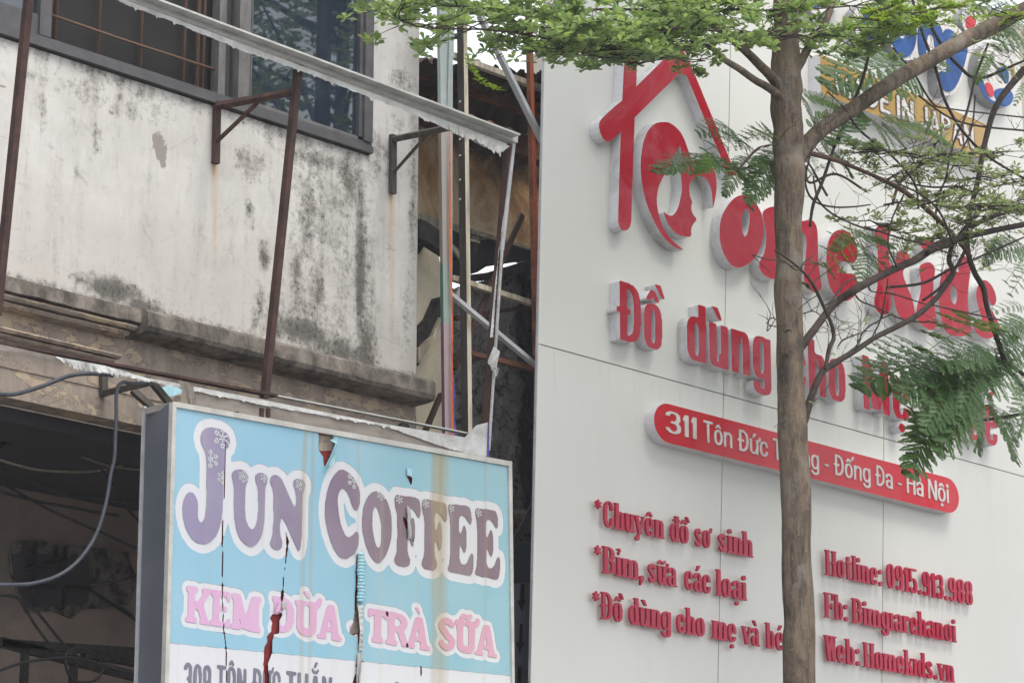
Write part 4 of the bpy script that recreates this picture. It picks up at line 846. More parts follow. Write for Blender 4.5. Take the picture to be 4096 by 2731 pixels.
ragged('frayed_orange_film', [(1796,525),(1796,960),(1806,1290),(1803,1600),(1808,1780)], [(1800,525),(1806,960),(1812,1290),(1812,1600),(1818,1780)], 12.03, M['orange_fray'], gf, 120, 3, .005, seed=21)
ragged('frayed_film', [(1800,-20),(1790,440)], [(1822,-20),(1815,230),(1800,300),(1800,350),(1792,440)], 12.04, M['wrap'], gf, 50, 3, .005, seed=22)
ragged('blue_film_strip', [(1812,1490),(1812,1780)], [(1814,1490),(1822,1570),(1816,1640),(1833,1780)], 12.06, M['blue_film'], gf, 14, 2, .004, seed=23)
for y in (410, 560, 625, 722, 800): 
    bm = B(); p = at(1838, y-100+100, 12.12); bar(bm, p, p+Vector((.008, 0, .012)), .005, .01); obj('torn_tab', bm, M['torn'], gf)
for x, y in ((1838, 320), (1846, 560), (1846, 620), (1845, 720), (1845, 800)): pass

# ------------------------------------------------------------------ JUN COFFEE hoarding
J1 = lambda *p: CR(680, 1620, 2.375, p); J2 = lambda *p: CR(1260, 1780, 2.614, p)
js = thing('coffee_hoarding', 'torn sky blue hoarding reading JUN COFFEE in purple letters', 'sign', at(1370, 2731, 11.62))
def uv(pts, Y=YJ): return [(at(x, y, Y).x, at(x, y, Y).z) for x, y in pts]
RS = .005; sx0, sx1, sz0, sz1 = 9.55, 12.45, 3.45, 5.3
SX, SZ = np.meshgrid(np.arange(sx0, sx1, RS), np.arange(sz0, sz1, RS))
def pm(px): return ptspoly(SX, SZ, uv(px))
board = pm([(700,1628),(2030,1864),(2046,2790),(668,2790)])
tears = np.zeros(SX.shape, bool)
K1 = lambda *p: CR(680, 2280, 3.36, p); K2 = lambda *p: CR(1360, 2280, 3.36, p); J4 = lambda *p: CR(1000, 1800, 1.684, p)
for t in (K1((1525,30),(1532,130),(1524,260),(1536,330),(1515,420),(1498,440),(1484,380),(1492,310),(1514,220),(1516,130)),
          K1((1505,560),(1515,600),(1480,660),(1478,760),(1470,850),(1400,860),(1385,920),(1375,1010),(1380,1090),(1340,1200),(1320,1250),(1325,1330),(1340,1440),(1345,1520),(1262,1520),(1265,1400),(1255,1260),(1262,1180),(1268,1030),(1305,960),(1300,890),(1360,820),(1375,700),(1345,640),(1380,585),(1440,590)),
          K2((225,0),(235,150),(235,300),(240,400),(225,430),(235,520),(270,620),(285,740),(265,900),(268,980),(240,1000),(240,930),(245,860),(135,860),(130,800),(180,690),(195,540),(195,420),(210,150),(205,0)),
          K2((300,1120),(280,1160),(305,1220),(270,1290),(225,1290),(205,1370),(210,1280),(250,1170),(290,1120)), K2((215,1380),(245,1440),(265,1530),(170,1530),(190,1440)),
          K2((1078,1195),(1086,1260),(1105,1330),(1100,1420),(1095,1530),(1085,1530),(1085,1400),(1080,1300)),
          J4((462,-115),(545,-110),(580,-60),(540,40),(500,120),(492,40),(462,0)), J4((1062,125),(1090,150),(1095,200),(1085,242),(1058,180)),
          J4((1035,440),(1065,480),(1072,520),(1055,545),(1040,505),(1028,460)), J4((1095,580),(1108,600),(1100,640),(1092,610)), J4((240,520),(250,570),(268,620),(258,640),(238,800),(228,850),(236,760),(246,640)),
          J4((722,700),(730,680),(740,1000),(722,1000),(714,800),(718,720))):
    tears |= pm(t)
def crack(pts, w):
    global tears
    q = uv(pts)
    for (x1, y1), (x2, y2) in zip(q, q[1:]):
        dx, dy = x2-x1, y2-y1; t = np.clip(((SX-x1)*dx+(SZ-y1)*dy)/(dx*dx+dy*dy+1e-9), 0, 1); tears |= (SX-x1-t*dx)**2+(SZ-y1-t*dy)**2 < w*w
crack(J1((528,300),(526,430),(512,900),(500,1300),(498,1568)), .0047); crack(K1((705,0),(706,380),(722,780),(745,960),(760,1100),(760,1500)), .0045)
def clean(m_): return m_ & ~tears
def soften(m_, n=2): return blur(m_, n)
def dil(m_, rx):
    out = m_.copy(); n = int(rx/RS)
    for dy in range(-n, n+1):
        for dx in range(-n, n+1):
            if dx*dx+dy*dy <= n*n: out |= np.roll(np.roll(m_, dy, 0), dx, 1)
    return out
def sheet(name, mask, Y, m, parent=js, n=1, th=.0012, tol=.3):
    L = contours(blur(mask, n), sx0, sz0, RS, tol)
    if not L: return None
    bm = B(); loops_mesh(bm, L, Y, Y+th, 0, 0, back=False); return obj(name, bm, m, parent)
bandz = pm([(600,2562),(2100,2706),(2100,2850),(600,2850)]) ; cy_ = board & ~bandz
letters = []
def sm(p, n=2): return chaikin(p, n)
Jp = J1((400,207),(480,225),(540,260),(570,320),(565,390),(525,430),(515,560),(505,800),(500,1000),(480,1150),(420,1280),(320,1330),(220,1290),(150,1180),(115,1020),(125,900),(160,830),(200,818),(240,850),(265,920),(265,1000),(260,1070),(290,1125),(325,1090),(345,990),(348,800),(350,560),(340,440),(300,380),(290,320),(300,250),(340,215))
Up = J1((650,605),(715,620),(745,670),(745,720),(715,760),(710,1000),(725,1120),(780,1198),(825,1130),(840,1000),(838,780),(810,720),(805,670),(840,637),(900,645),(930,690),(925,730),(900,775),(898,1100),(870,1260),(800,1345),(740,1345),(660,1270),(620,1150),(607,1000),(610,760),(585,690),(590,625))
Np = J1((960,665),(1000,658),(1050,680),(1100,790),(1150,905),(1185,978),(1198,940),(1198,820),(1170,760),(1172,710),(1210,692),(1270,705),(1287,750),(1280,800),(1258,830),(1250,1100),(1248,1300),(1225,1412),(1190,1330),(1110,1140),(1055,1045),(1045,1120),(1045,1240),(1072,1310),(1060,1365),(1010,1380),(960,1350),(948,1300),(975,1240),(985,1100),(985,850),(975,780),(945,730))
Cp = J2((290,250),(350,285),(430,365),(468,480),(472,600),(450,670),(420,688),(390,640),(350,510),(290,434),(240,500),(235,620),(260,800),(310,940),(350,968),(400,935),(438,885),(462,940),(450,1060),(420,1130),(370,1165),(310,1198),(230,1150),(150,980),(100,750),(110,550),(160,370),(230,265))
Op = J2((650,468),(720,520),(780,640),(806,800),(800,960),(760,1120),(680,1242),(620,1220),(550,1110),(500,940),(490,780),(510,620),(570,500)); Oh = J2((625,618),(670,700),(700,850),(695,1020),(665,1088),(630,1040),(600,880),(595,720))
Fp = J2((830,530),(860,513),(930,528),(1080,550),(1098,600),(1104,720),(1085,775),(1062,730),(1030,670),(985,652),(968,680),(970,830),(990,860),(1003,800),(1015,742),(1040,780),(1047,920),(1040,1030),(1020,1075),(1000,1020),(985,955),(966,960),(966,1130),(997,1185),(990,1250),(950,1275),(870,1262),(826,1220),(832,1165),(858,1120),(862,900),(862,720),(835,640))
Ep = J2((1387,640),(1400,612),(1430,615),(1600,632),(1628,670),(1640,790),(1622,845),(1590,780),(1555,735),(1520,730),(1502,770),(1502,900),(1520,932),(1540,890),(1556,822),(1580,870),(1587,1050),(1565,1142),(1540,1090),(1520,1026),(1508,1060),(1508,1200),(1535,1252),(1590,1240),(1618,1150),(1640,1115),(1657,1150),(1655,1280),(1635,1373),(1560,1350),(1400,1325),(1385,1280),(1412,1240),(1418,900),(1410,740))
def shift(pl, a, b):
    A_, B_ = uv([a])[0], uv([b])[0]; d = (B_[0]-A_[0], B_[1]-A_[1]); return [(x+d[0], z+d[1]) for x, z in uv(sm(pl))]
for pl, hole in ((uv(sm(Jp)), None), (uv(sm(Up)), None), (uv(sm(Np)), None), (uv(sm(Cp)), None), (uv(sm(Op)), uv(sm(Oh))), (uv(sm(Fp)), None), (shift(Fp, *J2((828,530),(1112,575))), None), (uv(sm(Ep)), None), (shift(Ep, *J2((1387,620),(1669,665))), None)):
    m_ = ptspoly(SX, SZ, pl)
    if hole: m_ &= ~ptspoly(SX, SZ, hole)
    letters.append(m_)
big = np.zeros(SX.shape, bool)
for m_ in letters: big |= m_
halo = dil(big, .050)
z_k = zat(755, 2496, YJ); zk2 = zat(1950, 2285+1145/3.36-5, YJ); hk = zat(755, 2352, YJ)-z_k
pinks = []
def wordmask(word, xl, xr, yb, hh, sty='slab', store=pinks, gap=.1):
    z = zat((xl+xr)/2, yb, YJ)
    for c, L in word_loops(word, sty, xl, xr, z, hh, YJ, gap):
        if not L: continue
        m_ = np.zeros(SX.shape, bool)
        for l in L: m_ ^= ptspoly(SX, SZ, l)
        store.append(m_)
wordmask('KEM', 742, 1043, 2507, hk); wordmask('DỪA', 1086, 1368, 2541, hk, gap=.08); wordmask('-', 1400, 1442, 2560, hk); wordmask('TRÀ', 1472, 1720, 2581, hk*.97, gap=.0); wordmask('SỮA', 1754, 1988, 2611, hk*.97, gap=.04)
pk = np.zeros(SX.shape, bool)
for m_ in pinks: pk |= m_
halo2 = dil(pk, .034)
base_ = clean(board); sheet('banner_ground', clean(cy_ & ~halo & ~halo2), YJ, M['cyan'], tol=.35); sheet('banner_ground', clean(((board & bandz) | halo | halo2) & board), YJ+.0016, M['bwhite'], tol=.35)
for m_ in letters: sheet('printed_letter', clean(m_), YJ-.0018, M['purple'], n=2)
for m_ in pinks: sheet('printed_letter', clean(m_), YJ-.0018, M['pink'], n=1)
zg = zat(860, 2790, YJ); hg = zat(745, 2655, YJ)-zat(745, 2780, YJ); gs = []
for w_, a, b, yb in (('309', 735, 844, 2780), ('TÔN', 866, 984, 2790), ('ĐỨC', 1007, 1122, 2800), ('THẮNG', 1143, 1328, 2815), ('ĐT', 1575, 1640, 2846)): wordmask(w_, a, b, yb, hg, 'impact', gs, .07)
for m_ in gs: sheet('printed_letter', clean(m_ & board), YJ-.0018, M['greyprint'])
# snowflakes printed on the letters
for (x, y, r) in [(*J1((497,312))[0], 44), (*J1((380,512))[0], 38), (*J1((500,690))[0], 28), (*J1((693,678))[0], 25), (*J1((892,690))[0], 19), (*J1((1236,755))[0], 25), (*J2((405,370))[0], 34), (*J2((692,520))[0], 24), (*J2((877,568))[0], 18), (*J2((1152,612))[0], 18), (*J2((1418,660))[0], 17), (*J2((1705,708))[0], 17)]:
    c = at(x, y, YJ); k = r*depth(c)/FPX; bm = B(); Yf = YJ-.0036; inside = lambda p: big[min(int((p[1]-sz0)/RS), SZ.shape[0]-1), min(int((p[0]-sx0)/RS), SX.shape[1]-1)] and not tears[int((p[1]-sz0)/RS), int((p[0]-sx0)/RS)]
    def seg(a, b, w=.006):
        if not (inside(a) and inside(b)): return
        dx, dz = b[0]-a[0], b[1]-a[1]; L = math.hypot(dx, dz); nx, nz = -dz/L*w/2, dx/L*w/2
        bm.faces.new([bm.verts.new((px_, Yf, pz_)) for px_, pz_ in ((a[0]+nx, a[1]+nz), (b[0]+nx, b[1]+nz), (b[0]-nx, b[1]-nz), (a[0]-nx, a[1]-nz))])
    for i in range(6):
        an = math.pi/3*i+math.pi/2; ux, uz = math.cos(an), math.sin(an); w = .0045 if r < 22 else .0065
        for s0, s1 in ((0, .33), (.33, .66), (.66, 1)): seg((c.x+ux*k*s0*1.15, c.z+uz*k*s0), (c.x+ux*k*s1*1.15, c.z+uz*k*s1), w)
        for f, bl in ((.5, .33), (.75, .25)):
            for sg in (-1, 1):
                a2 = an+sg*R(50); seg((c.x+ux*k*f*1.15, c.z+uz*k*f), (c.x+ux*k*f*1.15+math.cos(a2)*k*bl*1.15, c.z+uz*k*f+math.sin(a2)*k*bl), w)
    if len(bm.faces): Yf = Yf; obj('snowflake', bm, M['snow'], js)
    else: bm.free()
# box: backing, frame trims, side sheet
bm = B(); prism(bm, uv([(700,1628),(2030,1864),(2046,2790),(668,2790)]), YJ+.022, YJ+.032); obj('backing_board', bm, M['sign_red'], js)
bm = B(); prism(bm, uv([(1270,1735),(1345,1745),(1345,1800),(1270,1800)]), YJ+.018, YJ+.0215); obj('backing_patch', bm, M['fascia'], js)
bm = B(); prism(bm, fc([(1150,2590),(1470,2520),(1480,2420),(1430,2430)], YJ+.045), YJ+.018, YJ+.0215); obj('backing_patch', bm, M['fascia'], js)
def trim(name, poly, y0, y1, m): bm = B(); prism(bm, uv(poly), y0, y1); return obj(name, bm, m, js)
trim('top_trim', [(686,1606),(2044,1846),(2042,1866),(696,1628)], YJ-.012, YJ+.24, M['pale_frame'])
trim('side_trim', [(686,1610),(700,1630),(668,2790),(652,2790)], YJ-.012, YJ+.02, M['pale_frame']); trim('side_trim', [(2030,1864),(2043,1867),(2054,2790),(2044,2790)], YJ-.012, YJ+.02, M['pale_frame'])
a0, a1, b1, b0 = at(686,1612,YJ), at(652,2790,YJ), at(546,2790,11.78), at(580,1633,11.78)
a0, a1 = a0+Vector((0, .021, 0)), a1+Vector((0, .021, 0))
bm = B(); e = Vector((.01, 0, 0)); vv = [bm.verts.new(v) for v in (a0, a1, b1, b0, a0+e, a1+e, b1+e, b0+e)]
for f in ((0,1,2,3),(4,7,6,5),(0,3,7,4),(1,5,6,2),(0,4,5,1),(3,2,6,7)): bm.faces.new([vv[i] for i in f])
obj('side_sheet', bm, M['side_grey'], js)
bm = B(); bar(bm, b0+Vector((-.004, .0, .01)), b1+Vector((-.004, 0, 0)), .02, .018); obj('side_edge', bm, M['galv'], js)
ragged('curled_film', [(1440,2195),(1452,2200)], [(1458,2200),(1462,2200)], YJ-.01, M['torn'], js, 6, 2, .004, seed=31)
for i in range(15):
    y0 = 2215+i*13.2; bm = B(); c0, c1 = at(1430+rnd.uniform(-2, 2), y0, YJ-.012), at(1456+rnd.uniform(-3, 3), y0+2, YJ-.012); ring = []
    tube(bm, [c0, c0.lerp(c1, .5)+Vector((0, -.01, 0)), c1], [.009, .011, .008], 8); obj('curled_film', bm, M['torn_blue'], js, True)
ragged('curled_film', [(1432,2420),(1440,2520),(1436,2600)], [(1452,2420),(1450,2520),(1452,2600)], YJ-.015, M['torn'], js, 30, 4, .015, seed=32)
ragged('curled_film', [(1320,1760),(1346,1775),(1338,1850)], [(1350,1745),(1345,1800),(1296,1900)], YJ-.02, M['torn_blue'], js, 16, 3, .02, seed=33)
ragged('curled_film', [(1118,2405),(1148,2400)], [(1098,2450),(1130,2445)], YJ-.02, M['pink'], js, 8, 3, .01, seed=34)
ragged('curled_film', [(1130,2400),(1150,2408)], [(1127,2425),(1140,2440)], YJ-.03, M['torn'], js, 6, 2, .01, seed=35)
ragged('curled_film', [(1628,2020),(1640,2030)], [(1632,2150),(1652,2155)], YJ-.015, M['torn'], js, 16, 3, .01, seed=36)
ragged('curled_film', [(1630,1870),(1650,1875)], [(1628,1900),(1648,1905)], YJ-.012, M['torn_blue'], js, 8, 3, .01, seed=37)
ragged('curled_film', [(1430,2610),(1450,2610)], [(1425,2731),(1440,2731)], YJ-.01, M['torn'], js, 22, 4, .012, seed=38)
# lugs on the top of the frame
for x in (1046, 1072): bm = B(); p = at(x, 1668, YJ+.05); bar(bm, p, p+Vector((0, 0, .05)), .02, .02); obj('lug', bm, M['rust'], js)
bm = B(); prism(bm, uv([(915,1645),(1003,1632),(1006,1650),(1022,1668),(960,1658)]), YJ+.1, YJ+.14); obj('lug', bm, M['rust'], js)
# ------------------------------------------------------------------ white signboard
ws = thing('white_signboard', 'tall white clad signboard with crimson house logo and shop lettering', 'signboard', at(3100, 2731, 12.1))
YF = 11.912
def edge(p0, p1): return p0, p1
EL, S1, S2 = ((2186,-120),(2120,2860)), ((2928,-120),(2869,2860)), ((3549,-120),(3527,2860))
zt_, zb_, zm = 9.9, 3.2, 6.235
def lx(e, z):
    a, b = at(*e[0], YP), at(*e[1], YP); t = (z-a.z)/(b.z-a.z); return a.x+(b.x-a.x)*t
xR = at(4091, 500, YP).x; g = .0036
cols = [lambda z: lx(EL, z), lambda z: lx(S1, z), lambda z: lx(S2, z), lambda z: xR]
for i in range(3):
    for za, zb in ((zb_, zm-g), (zm+g, zt_)):
        bm = B(); L_, R_ = cols[i], cols[i+1]; ga = g if i else 0; gb = g if i < 2 else 0
        prism(bm, [(L_(za)+ga, za), (R_(za)-gb, za), (R_(zb)-gb, zb), (L_(zb)+ga, zb)], YP, YP+.004); o = obj('cladding_panel', bm, M['clad'], ws)
        bv = o.modifiers.new('bevel', 'BEVEL'); bv.width = .0015; bv.segments = 2
bm = B(); prism(bm, [(cols[0](zb_)+.003, zb_), (xR-.003, zb_), (xR-.003, zt_), (cols[0](zt_)+.003, zt_)], YP+.006, YP+.02); obj('sealant_backing', bm, M['joint'], ws)
bm = B(); prism(bm, [(cols[0](zb_)-.002, zb_), (cols[0](zb_)+.03, zb_), (cols[0](zt_)+.03, zt_), (cols[0](zt_)-.002, zt_)], YP+.0045, YP+.022); obj('edge_return', bm, M['galv'], ws)
bm = B(); box(bm, 14.2, xR-.05, YP+.06, YP+.30, 0, zt_-.05); obj('support', bm, M['side_grey'], ws)
def letter(loops, Yf=YF, yb=YP-.001, m=('red', 'letter_return'), name='letter', bev=True):
    bm = B(); loops_mesh(bm, loops, Yf, yb, 0, 1)
    return obj(name, bm, [M[m[0]], M[m[1]]], ws)
def f(pts, Y=YF): return [(at(x, y, Y).x, at(x, y, Y).z) for x, y in pts]
A1 = lambda *p: CR(2300, 150, 2.94, p); A2 = lambda *p: CR(2300, 600, 2.94, p); A3 = lambda *p: CR(2850, 780, 2.94, p); A4 = lambda *p: CR(3350, 850, 2.851, p)
Kp = A1((592,70),(612,30),(655,10),(700,30),(728,75),(732,200),(720,578),(1090,215),(1120,140),(1170,100),(1230,105),(1290,180),(1385,380),(1460,560),(1650,1020),(1840,1480),(1900,1620),(1810,1640),(1720,1420),(1540,1000),(1310,445),(1255,435),(1200,440),(1170,480),(703,942),(690,1323),(662,2160),(648,2225),(620,2262),(585,2273),(545,2260),(518,2222),(505,2160),(530,1323),(540,1108),(455,1190),(420,1215),(385,1225),(350,1212),(320,1175),(295,1120),(281,1050),(285,1000),(310,960),(400,872),(555,740),(572,400))
letter([f(Kp)])
Mp = A2((1040,-333),(1130,-315),(1230,-230),(1290,-120),(1330,0),(1380,140),(1460,120),(1540,135),(1610,190),(1650,270),(1668,370),(1665,470),(1650,580),(1618,705),(1617,600),(1608,500),(1585,410),(1540,330),(1470,298),(1400,320),(1352,380),(1342,450),(1350,540),(1383,612),(1368,650),(1366,700),(1390,760),(1438,818),(1390,870),(1364,930),(1370,1018),(1320,1022),(1260,1015),(1190,985),(1110,900),(1060,800),(1040,718),(1085,762),(1140,778),(1180,740),(1220,660),(1250,520),(1258,440),(1250,340),(1240,250),(1250,100),(1245,0),(1230,-65),(1205,0),(1150,120),(1060,280),(1000,385),(968,500),(960,620),(980,740),(1020,880),(1090,1010),(1180,1100),(1285,1178),(1240,1168),(1150,1130),(1050,1040),(950,890),(850,660),(800,470),(775,300),(770,150),(785,0),(805,-100),(850,-220),(930,-310))
letter([f(chaikin(Mp, 1))])
op_ = A3((340,-8),(440,20),(540,130),(592,260),(602,400),(590,530),(540,680),(450,800),(310,866),(220,830),(130,700),(85,540),(80,400),(100,270),(140,180),(230,50)); oh_ = A3((405,150),(440,220),(430,380),(390,508),(350,440),(340,320),(360,190))
letter([f(chaikin(op_)), f(chaikin(oh_))])
mp_ = A3((580,195),(660,145),(760,128),(860,160),(930,230),(1000,300),(1065,310),(1140,286),(1200,310),(1240,420),(1240,700),(1255,900),(1285,1050),(1270,1130),(1210,1152),(1130,1110),(1080,1050),(1070,900),(1100,700),(1105,500),(1065,440),(1020,440),(990,600),(1000,850),(990,1020),(920,1060),(840,1030),(830,850),(860,600),(850,420),(800,400),(770,550),(790,800),(785,960),(740,995),(640,970),(570,900),(543,840),(550,780),(615,680),(637,480),(608,330))
letter([f(chaikin(mp_))])
ep_ = A3((1500,403),(1600,430),(1670,530),(1712,640),(1700,760),(1650,802),(1580,790),(1480,760),(1490,840),(1560,930),(1660,918),(1700,980),(1710,1080),(1690,1170),(1600,1252),(1500,1240),(1420,1160),(1360,1040),(1335,860),(1340,650),(1370,510),(1430,430)); eh_ = A3((1520,520),(1560,550),(1560,590),(1530,625),(1490,600),(1482,555))
letter([f(chaikin(ep_)), f(chaikin(eh_))])
kp_ = A4((520,128),(590,150),(614,200),(590,280),(585,400),(585,560),(630,622),(660,590),(668,470),(700,430),(780,440),(832,500),(833,560),(780,620),(735,690),(800,850),(860,1000),(887,1150),(870,1230),(800,1257),(720,1210),(670,1110),(645,1000),(625,880),(612,840),(604,980),(612,1060),(580,1150),(520,1170),(450,1130),(415,1050),(425,950),(455,850),(460,700),(460,400),(425,290),(421,210),(460,150))
letter([f(chaikin(kp_))])
letter([f(chaikin(A4((960,290),(1030,275),(1090,310),(1110,370),(1090,440),(1030,470),(970,430),(940,350))))])
letter([f(chaikin(A4((1050,563),(1100,600),(1117,680),(1090,800),(1095,950),(1110,1100),(1137,1250),(1110,1332),(1050,1342),(950,1280),(900,1200),(897,1100),(940,950),(955,800),(930,680),(935,600),(1000,570))))])
letter([f(chaikin(A4((1430,478),(1490,530),(1522,650),(1500,800),(1485,950),(1490,1100),(1532,1330),(1500,1400),(1400,1412),(1330,1410),(1240,1380),(1180,1220),(1148,1000),(1160,800),(1210,660),(1270,625),(1330,650),(1385,690),(1375,600),(1375,520)))), f(chaikin(A4((1320,818),(1355,880),(1365,980),(1340,1062),(1290,1000),(1285,880))))])
letter([f(chaikin(A4((1660,760),(1730,790),(1790,880),(1817,990),(1800,1050),(1770,1067),(1730,1020),(1700,930),(1690,980),(1720,1080),(1800,1180),(1855,1290),(1830,1400),(1700,1450),(1580,1380),(1550,1300),(1553,1240),(1590,1225),(1630,1270),(1650,1230),(1620,1130),(1590,1030),(1577,920),(1600,820))))])
def words(lst, sty, zb, hg, Yf, yb, m, gap=.08, name='letter'):
    for w, a, b in lst:
        for c, L in word_loops(w, sty, a, b, zb, hg, Yf, gap):
            if L: letter(L, Yf, yb, m, name)
zb = zat(2475, 1354, YF); hg = zat(2482, 1124, YF)-zb
words((('Đồ', 2466, 2660), ('dùng', 2748, 3084), ('cho', 3152, 3382), ('Mẹ', 3452, 3640), ('và', 3716, 3836), ('Bé', 3872, 3990)), 'impact', zb, hg, YF, YP-.001, ('red', 'letter_return'), .07)
# address bar
zt2, zb2 = zat(2660, 1611, YF), zat(2650, 1765, YF); r = (zt2-zb2)/2; zc = (zt2+zb2)/2; x0 = xat(2616, zc, YF); x1 = xat(3836, zc, YF)
st = [(x0+r*1.15-r*1.15*math.cos(a), zc+r*math.sin(a)) for a in [R(-90+180*k/16) for k in range(17)]][::-1]; st = [(x0+r*1.15-r*1.15*math.cos(R(t)), zc+r*math.sin(R(t))) for t in range(-90, 91, 10)] + [(x1-r*1.15+r*1.15*math.cos(R(t)), zc+r*math.sin(R(t))) for t in range(90, -91, -10)]
bm = B(); loops_mesh(bm, [st], YF, YP-.001, 0, 1); obj('address_bar', bm, [M['bar_red'], M['letter_white']], ws)
YT = YF-.006; zb = zat(2675, 1728, YT); hg = zat(2680, 1644, YT)-zb
words((('311', 2664, 2787), ('Tôn', 2816, 2929), ('Đức', 2952, 3073), ('Thắng', 3093, 3276), ('-', 3300, 3316), ('Đống', 3336, 3482), ('Đa', 3502, 3571), ('-', 3592, 3607), ('Hà', 3628, 3694), ('Nội', 3714, 3796)), 'sans', zb, hg, YT, YF-.0005, ('white_print', 'white_print'), .075)
# six lines of small letters
YS, YSb = YP-.045, YP-.028
SL = (( (2432,2106),(2432,2003), (('*',2384,2407),('Chuyên',2418,2659),('đồ',2685,2761),('sơ',2783,2851),('sinh',2877,3014)) ),
      ( (2420,2291),(2420,2183), (('*',2383,2406),('Bỉm,',2413,2577),('sữa',2596,2710),('các',2743,2844),('loại',2867,2989)) ),
      ( (2416,2474),(2416,2366), (('*',2376,2399),('Đồ',2406,2497),('dùng',2520,2685),('cho',2711,2820),('mẹ',2851,2946),('và',2970,3041),('bé',3065,3137)) ),
      ( (3310,2297),(3310,2198), (('Hotline:',3304,3530),('0915.913.988',3551,3892)) ),
      ( (3306,2467),(3306,2368), (('Fb:',3300,3393),('Bimgıarehanoi',3411,3827)) ),
      ( (3306,2638),(3306,2538), (('Web:',3300,3440),('Homekıds.vn',3457,3819)) ))
for b_, t_, ws_ in SL:
    zb = zat(*b_, YS); words(ws_, 'bernard', zb, zat(*t_, YS)-zb, YS, YSb, ('sm_red', 'sm_red'), .085)
    for w, a, c in ws_:                                              # little stand-off studs
        for k in range(max(1, len(w)//2)):
            x = xat(a+(c-a)*(k+.5)/max(1, len(w)//2), zb+.08, YS)
# ochre banner
GLD = thing('ochre_banner', 'ochre MADE IN JAPAN name board beneath the blue bubble letters', 'sign', at(3617, 420, 11.95))
YG = 11.89; zt3 = zat(3284, 218, YG); zb3 = zat(3278, 369, YG); xa, xb = at(3282, 290, YG).x, at(3949, 540, YG).x
bm = B(); loops_mesh(bm, [[(xa, zb3), (xb, zb3), (xb, zt3), (xa, zt3)]], YG, YP-.001, 0, 1); obj('board', bm, [M['gold'], M['letter_white']], GLD)
zb = zat(3348, 373, YG-.004); hg = zat(3352, 282, YG-.004)-zb
for w, a, b in (('MADE', 3343, 3560), ('IN', 3588, 3655), ('JAPAN', 3682, 3895)):
    for c, L in word_loops(w, 'round', a, b, zb, hg, YG-.004, .09):
        bm = B(); loops_mesh(bm, L, YG-.006, YG-.0045, 0, 0); o = obj('letter', bm, M['white_print'], GLD)
        for l in L[:1]:
            cx_ = sum(p[0] for p in l)/len(l)
        # dark outline: the same glyph grown by a raster dilation
        x0_ = min(p[0] for l in L for p in l)-.04; z0_ = min(p[1] for l in L for p in l)-.04; gx, gz = np.meshgrid(np.arange(x0_, max(p[0] for l in L for p in l)+.04, .0035), np.arange(z0_, max(p[1] for l in L for p in l)+.04, .0035)); mk = np.zeros(gx.shape, bool)
        for l in L: mk ^= ptspoly(gx, gz, l)
        o2 = mk.copy(); n_ = 5
        for dy in range(-n_, n_+1):
            for dx in range(-n_, n_+1):
                if dx*dx+dy*dy <= 18: o2 |= np.roll(np.roll(mk, dy, 0), dx, 1)
        bm = B(); loops_mesh(bm, contours(blur(o2, 1), x0_, z0_, .0035, .4), YG-.003, YG-.0005, 0, 0); obj('letter_outline', bm, M['brown_line'], GLD)
# blue bubble letters, white rim
BLU = thing('blue_bubble_sign', 'blue bubble letters with white rims half hidden by leaves at the top right', 'sign', at(3600, 200, 11.95))
D_ = lambda *p: CR(3200, 0, 2.45, p); YB2 = 11.905
whites = [D_((60,-120),(440,-120),(440,60),(330,110),(250,100),(180,150),(80,110)), D_((560,60),(700,0),(860,60),(900,200),(880,400),(760,480),(660,440),(560,360),(500,200)),
 D_((840,120),(960,80),(1080,110),(1180,170),(1300,130),(1420,200),(1560,260),(1640,420),(1680,440),(1640,640),(1540,900),(1440,955),(1360,900),(1340,740),(1360,640),(1150,580),(1040,600),(940,550),(870,400))]
blues = [D_((110,-120),(215,-120),(205,60),(150,110),(105,60)), D_((285,-120),(390,-120),(390,40),(340,70),(285,40)), D_((620,100),(720,60),(830,130),(860,280),(830,400),(750,440),(650,380),(600,250)),
 D_((870,200),(960,170),(1090,180),(1145,260),(1130,460),(1060,570),(980,560),(900,440),(866,330)), D_((1150,240),(1250,180),(1360,230),(1400,330),(1400,560),(1330,620),(1320,480),(1300,350),(1265,335),(1240,370),(1236,540),(1180,590),(1150,480)), D_((1395,300),(1470,280),(1580,400),(1650,450),(1610,640),(1530,860),(1445,915),(1380,860),(1345,760),(1370,690),(1440,720),(1430,560),(1400,440))]
holes = [None, None, None, D_((950,240),(1000,220),(1040,270),(1035,350),(1000,392),(960,350)), None, None]
for w in whites: bm = B(); loops_mesh(bm, [f(chaikin(w), YB2)], YB2, YP-.001, 0, 1); obj('letter_rim', bm, [M['white_print'], M['grey_return']], BLU)
for w, h_ in zip(blues, holes): bm = B(); loops_mesh(bm, [f(chaikin(w), YB2)]+([f(chaikin(h_), YB2)] if h_ else []), YB2-.006, YB2-.001, 0, 0); obj('letter', bm, M['blue'], BLU)
EMB = thing('diaper_emblem', 'rounded white and blue emblem at the right end of the ochre banner', 'sign', at(3980, 320, 11.95))
bm = B(); loops_mesh(bm, [f(chaikin(D_((1900,400),(2020,430),(2120,560),(2140,760),(2100,960),(2040,1060),(1930,1040),(1820,980),(1740,800),(1735,620),(1790,460))), YB2)], YB2, YP-.001, 0, 1); obj('plaque', bm, [M['white_print'], M['grey_return']], EMB)
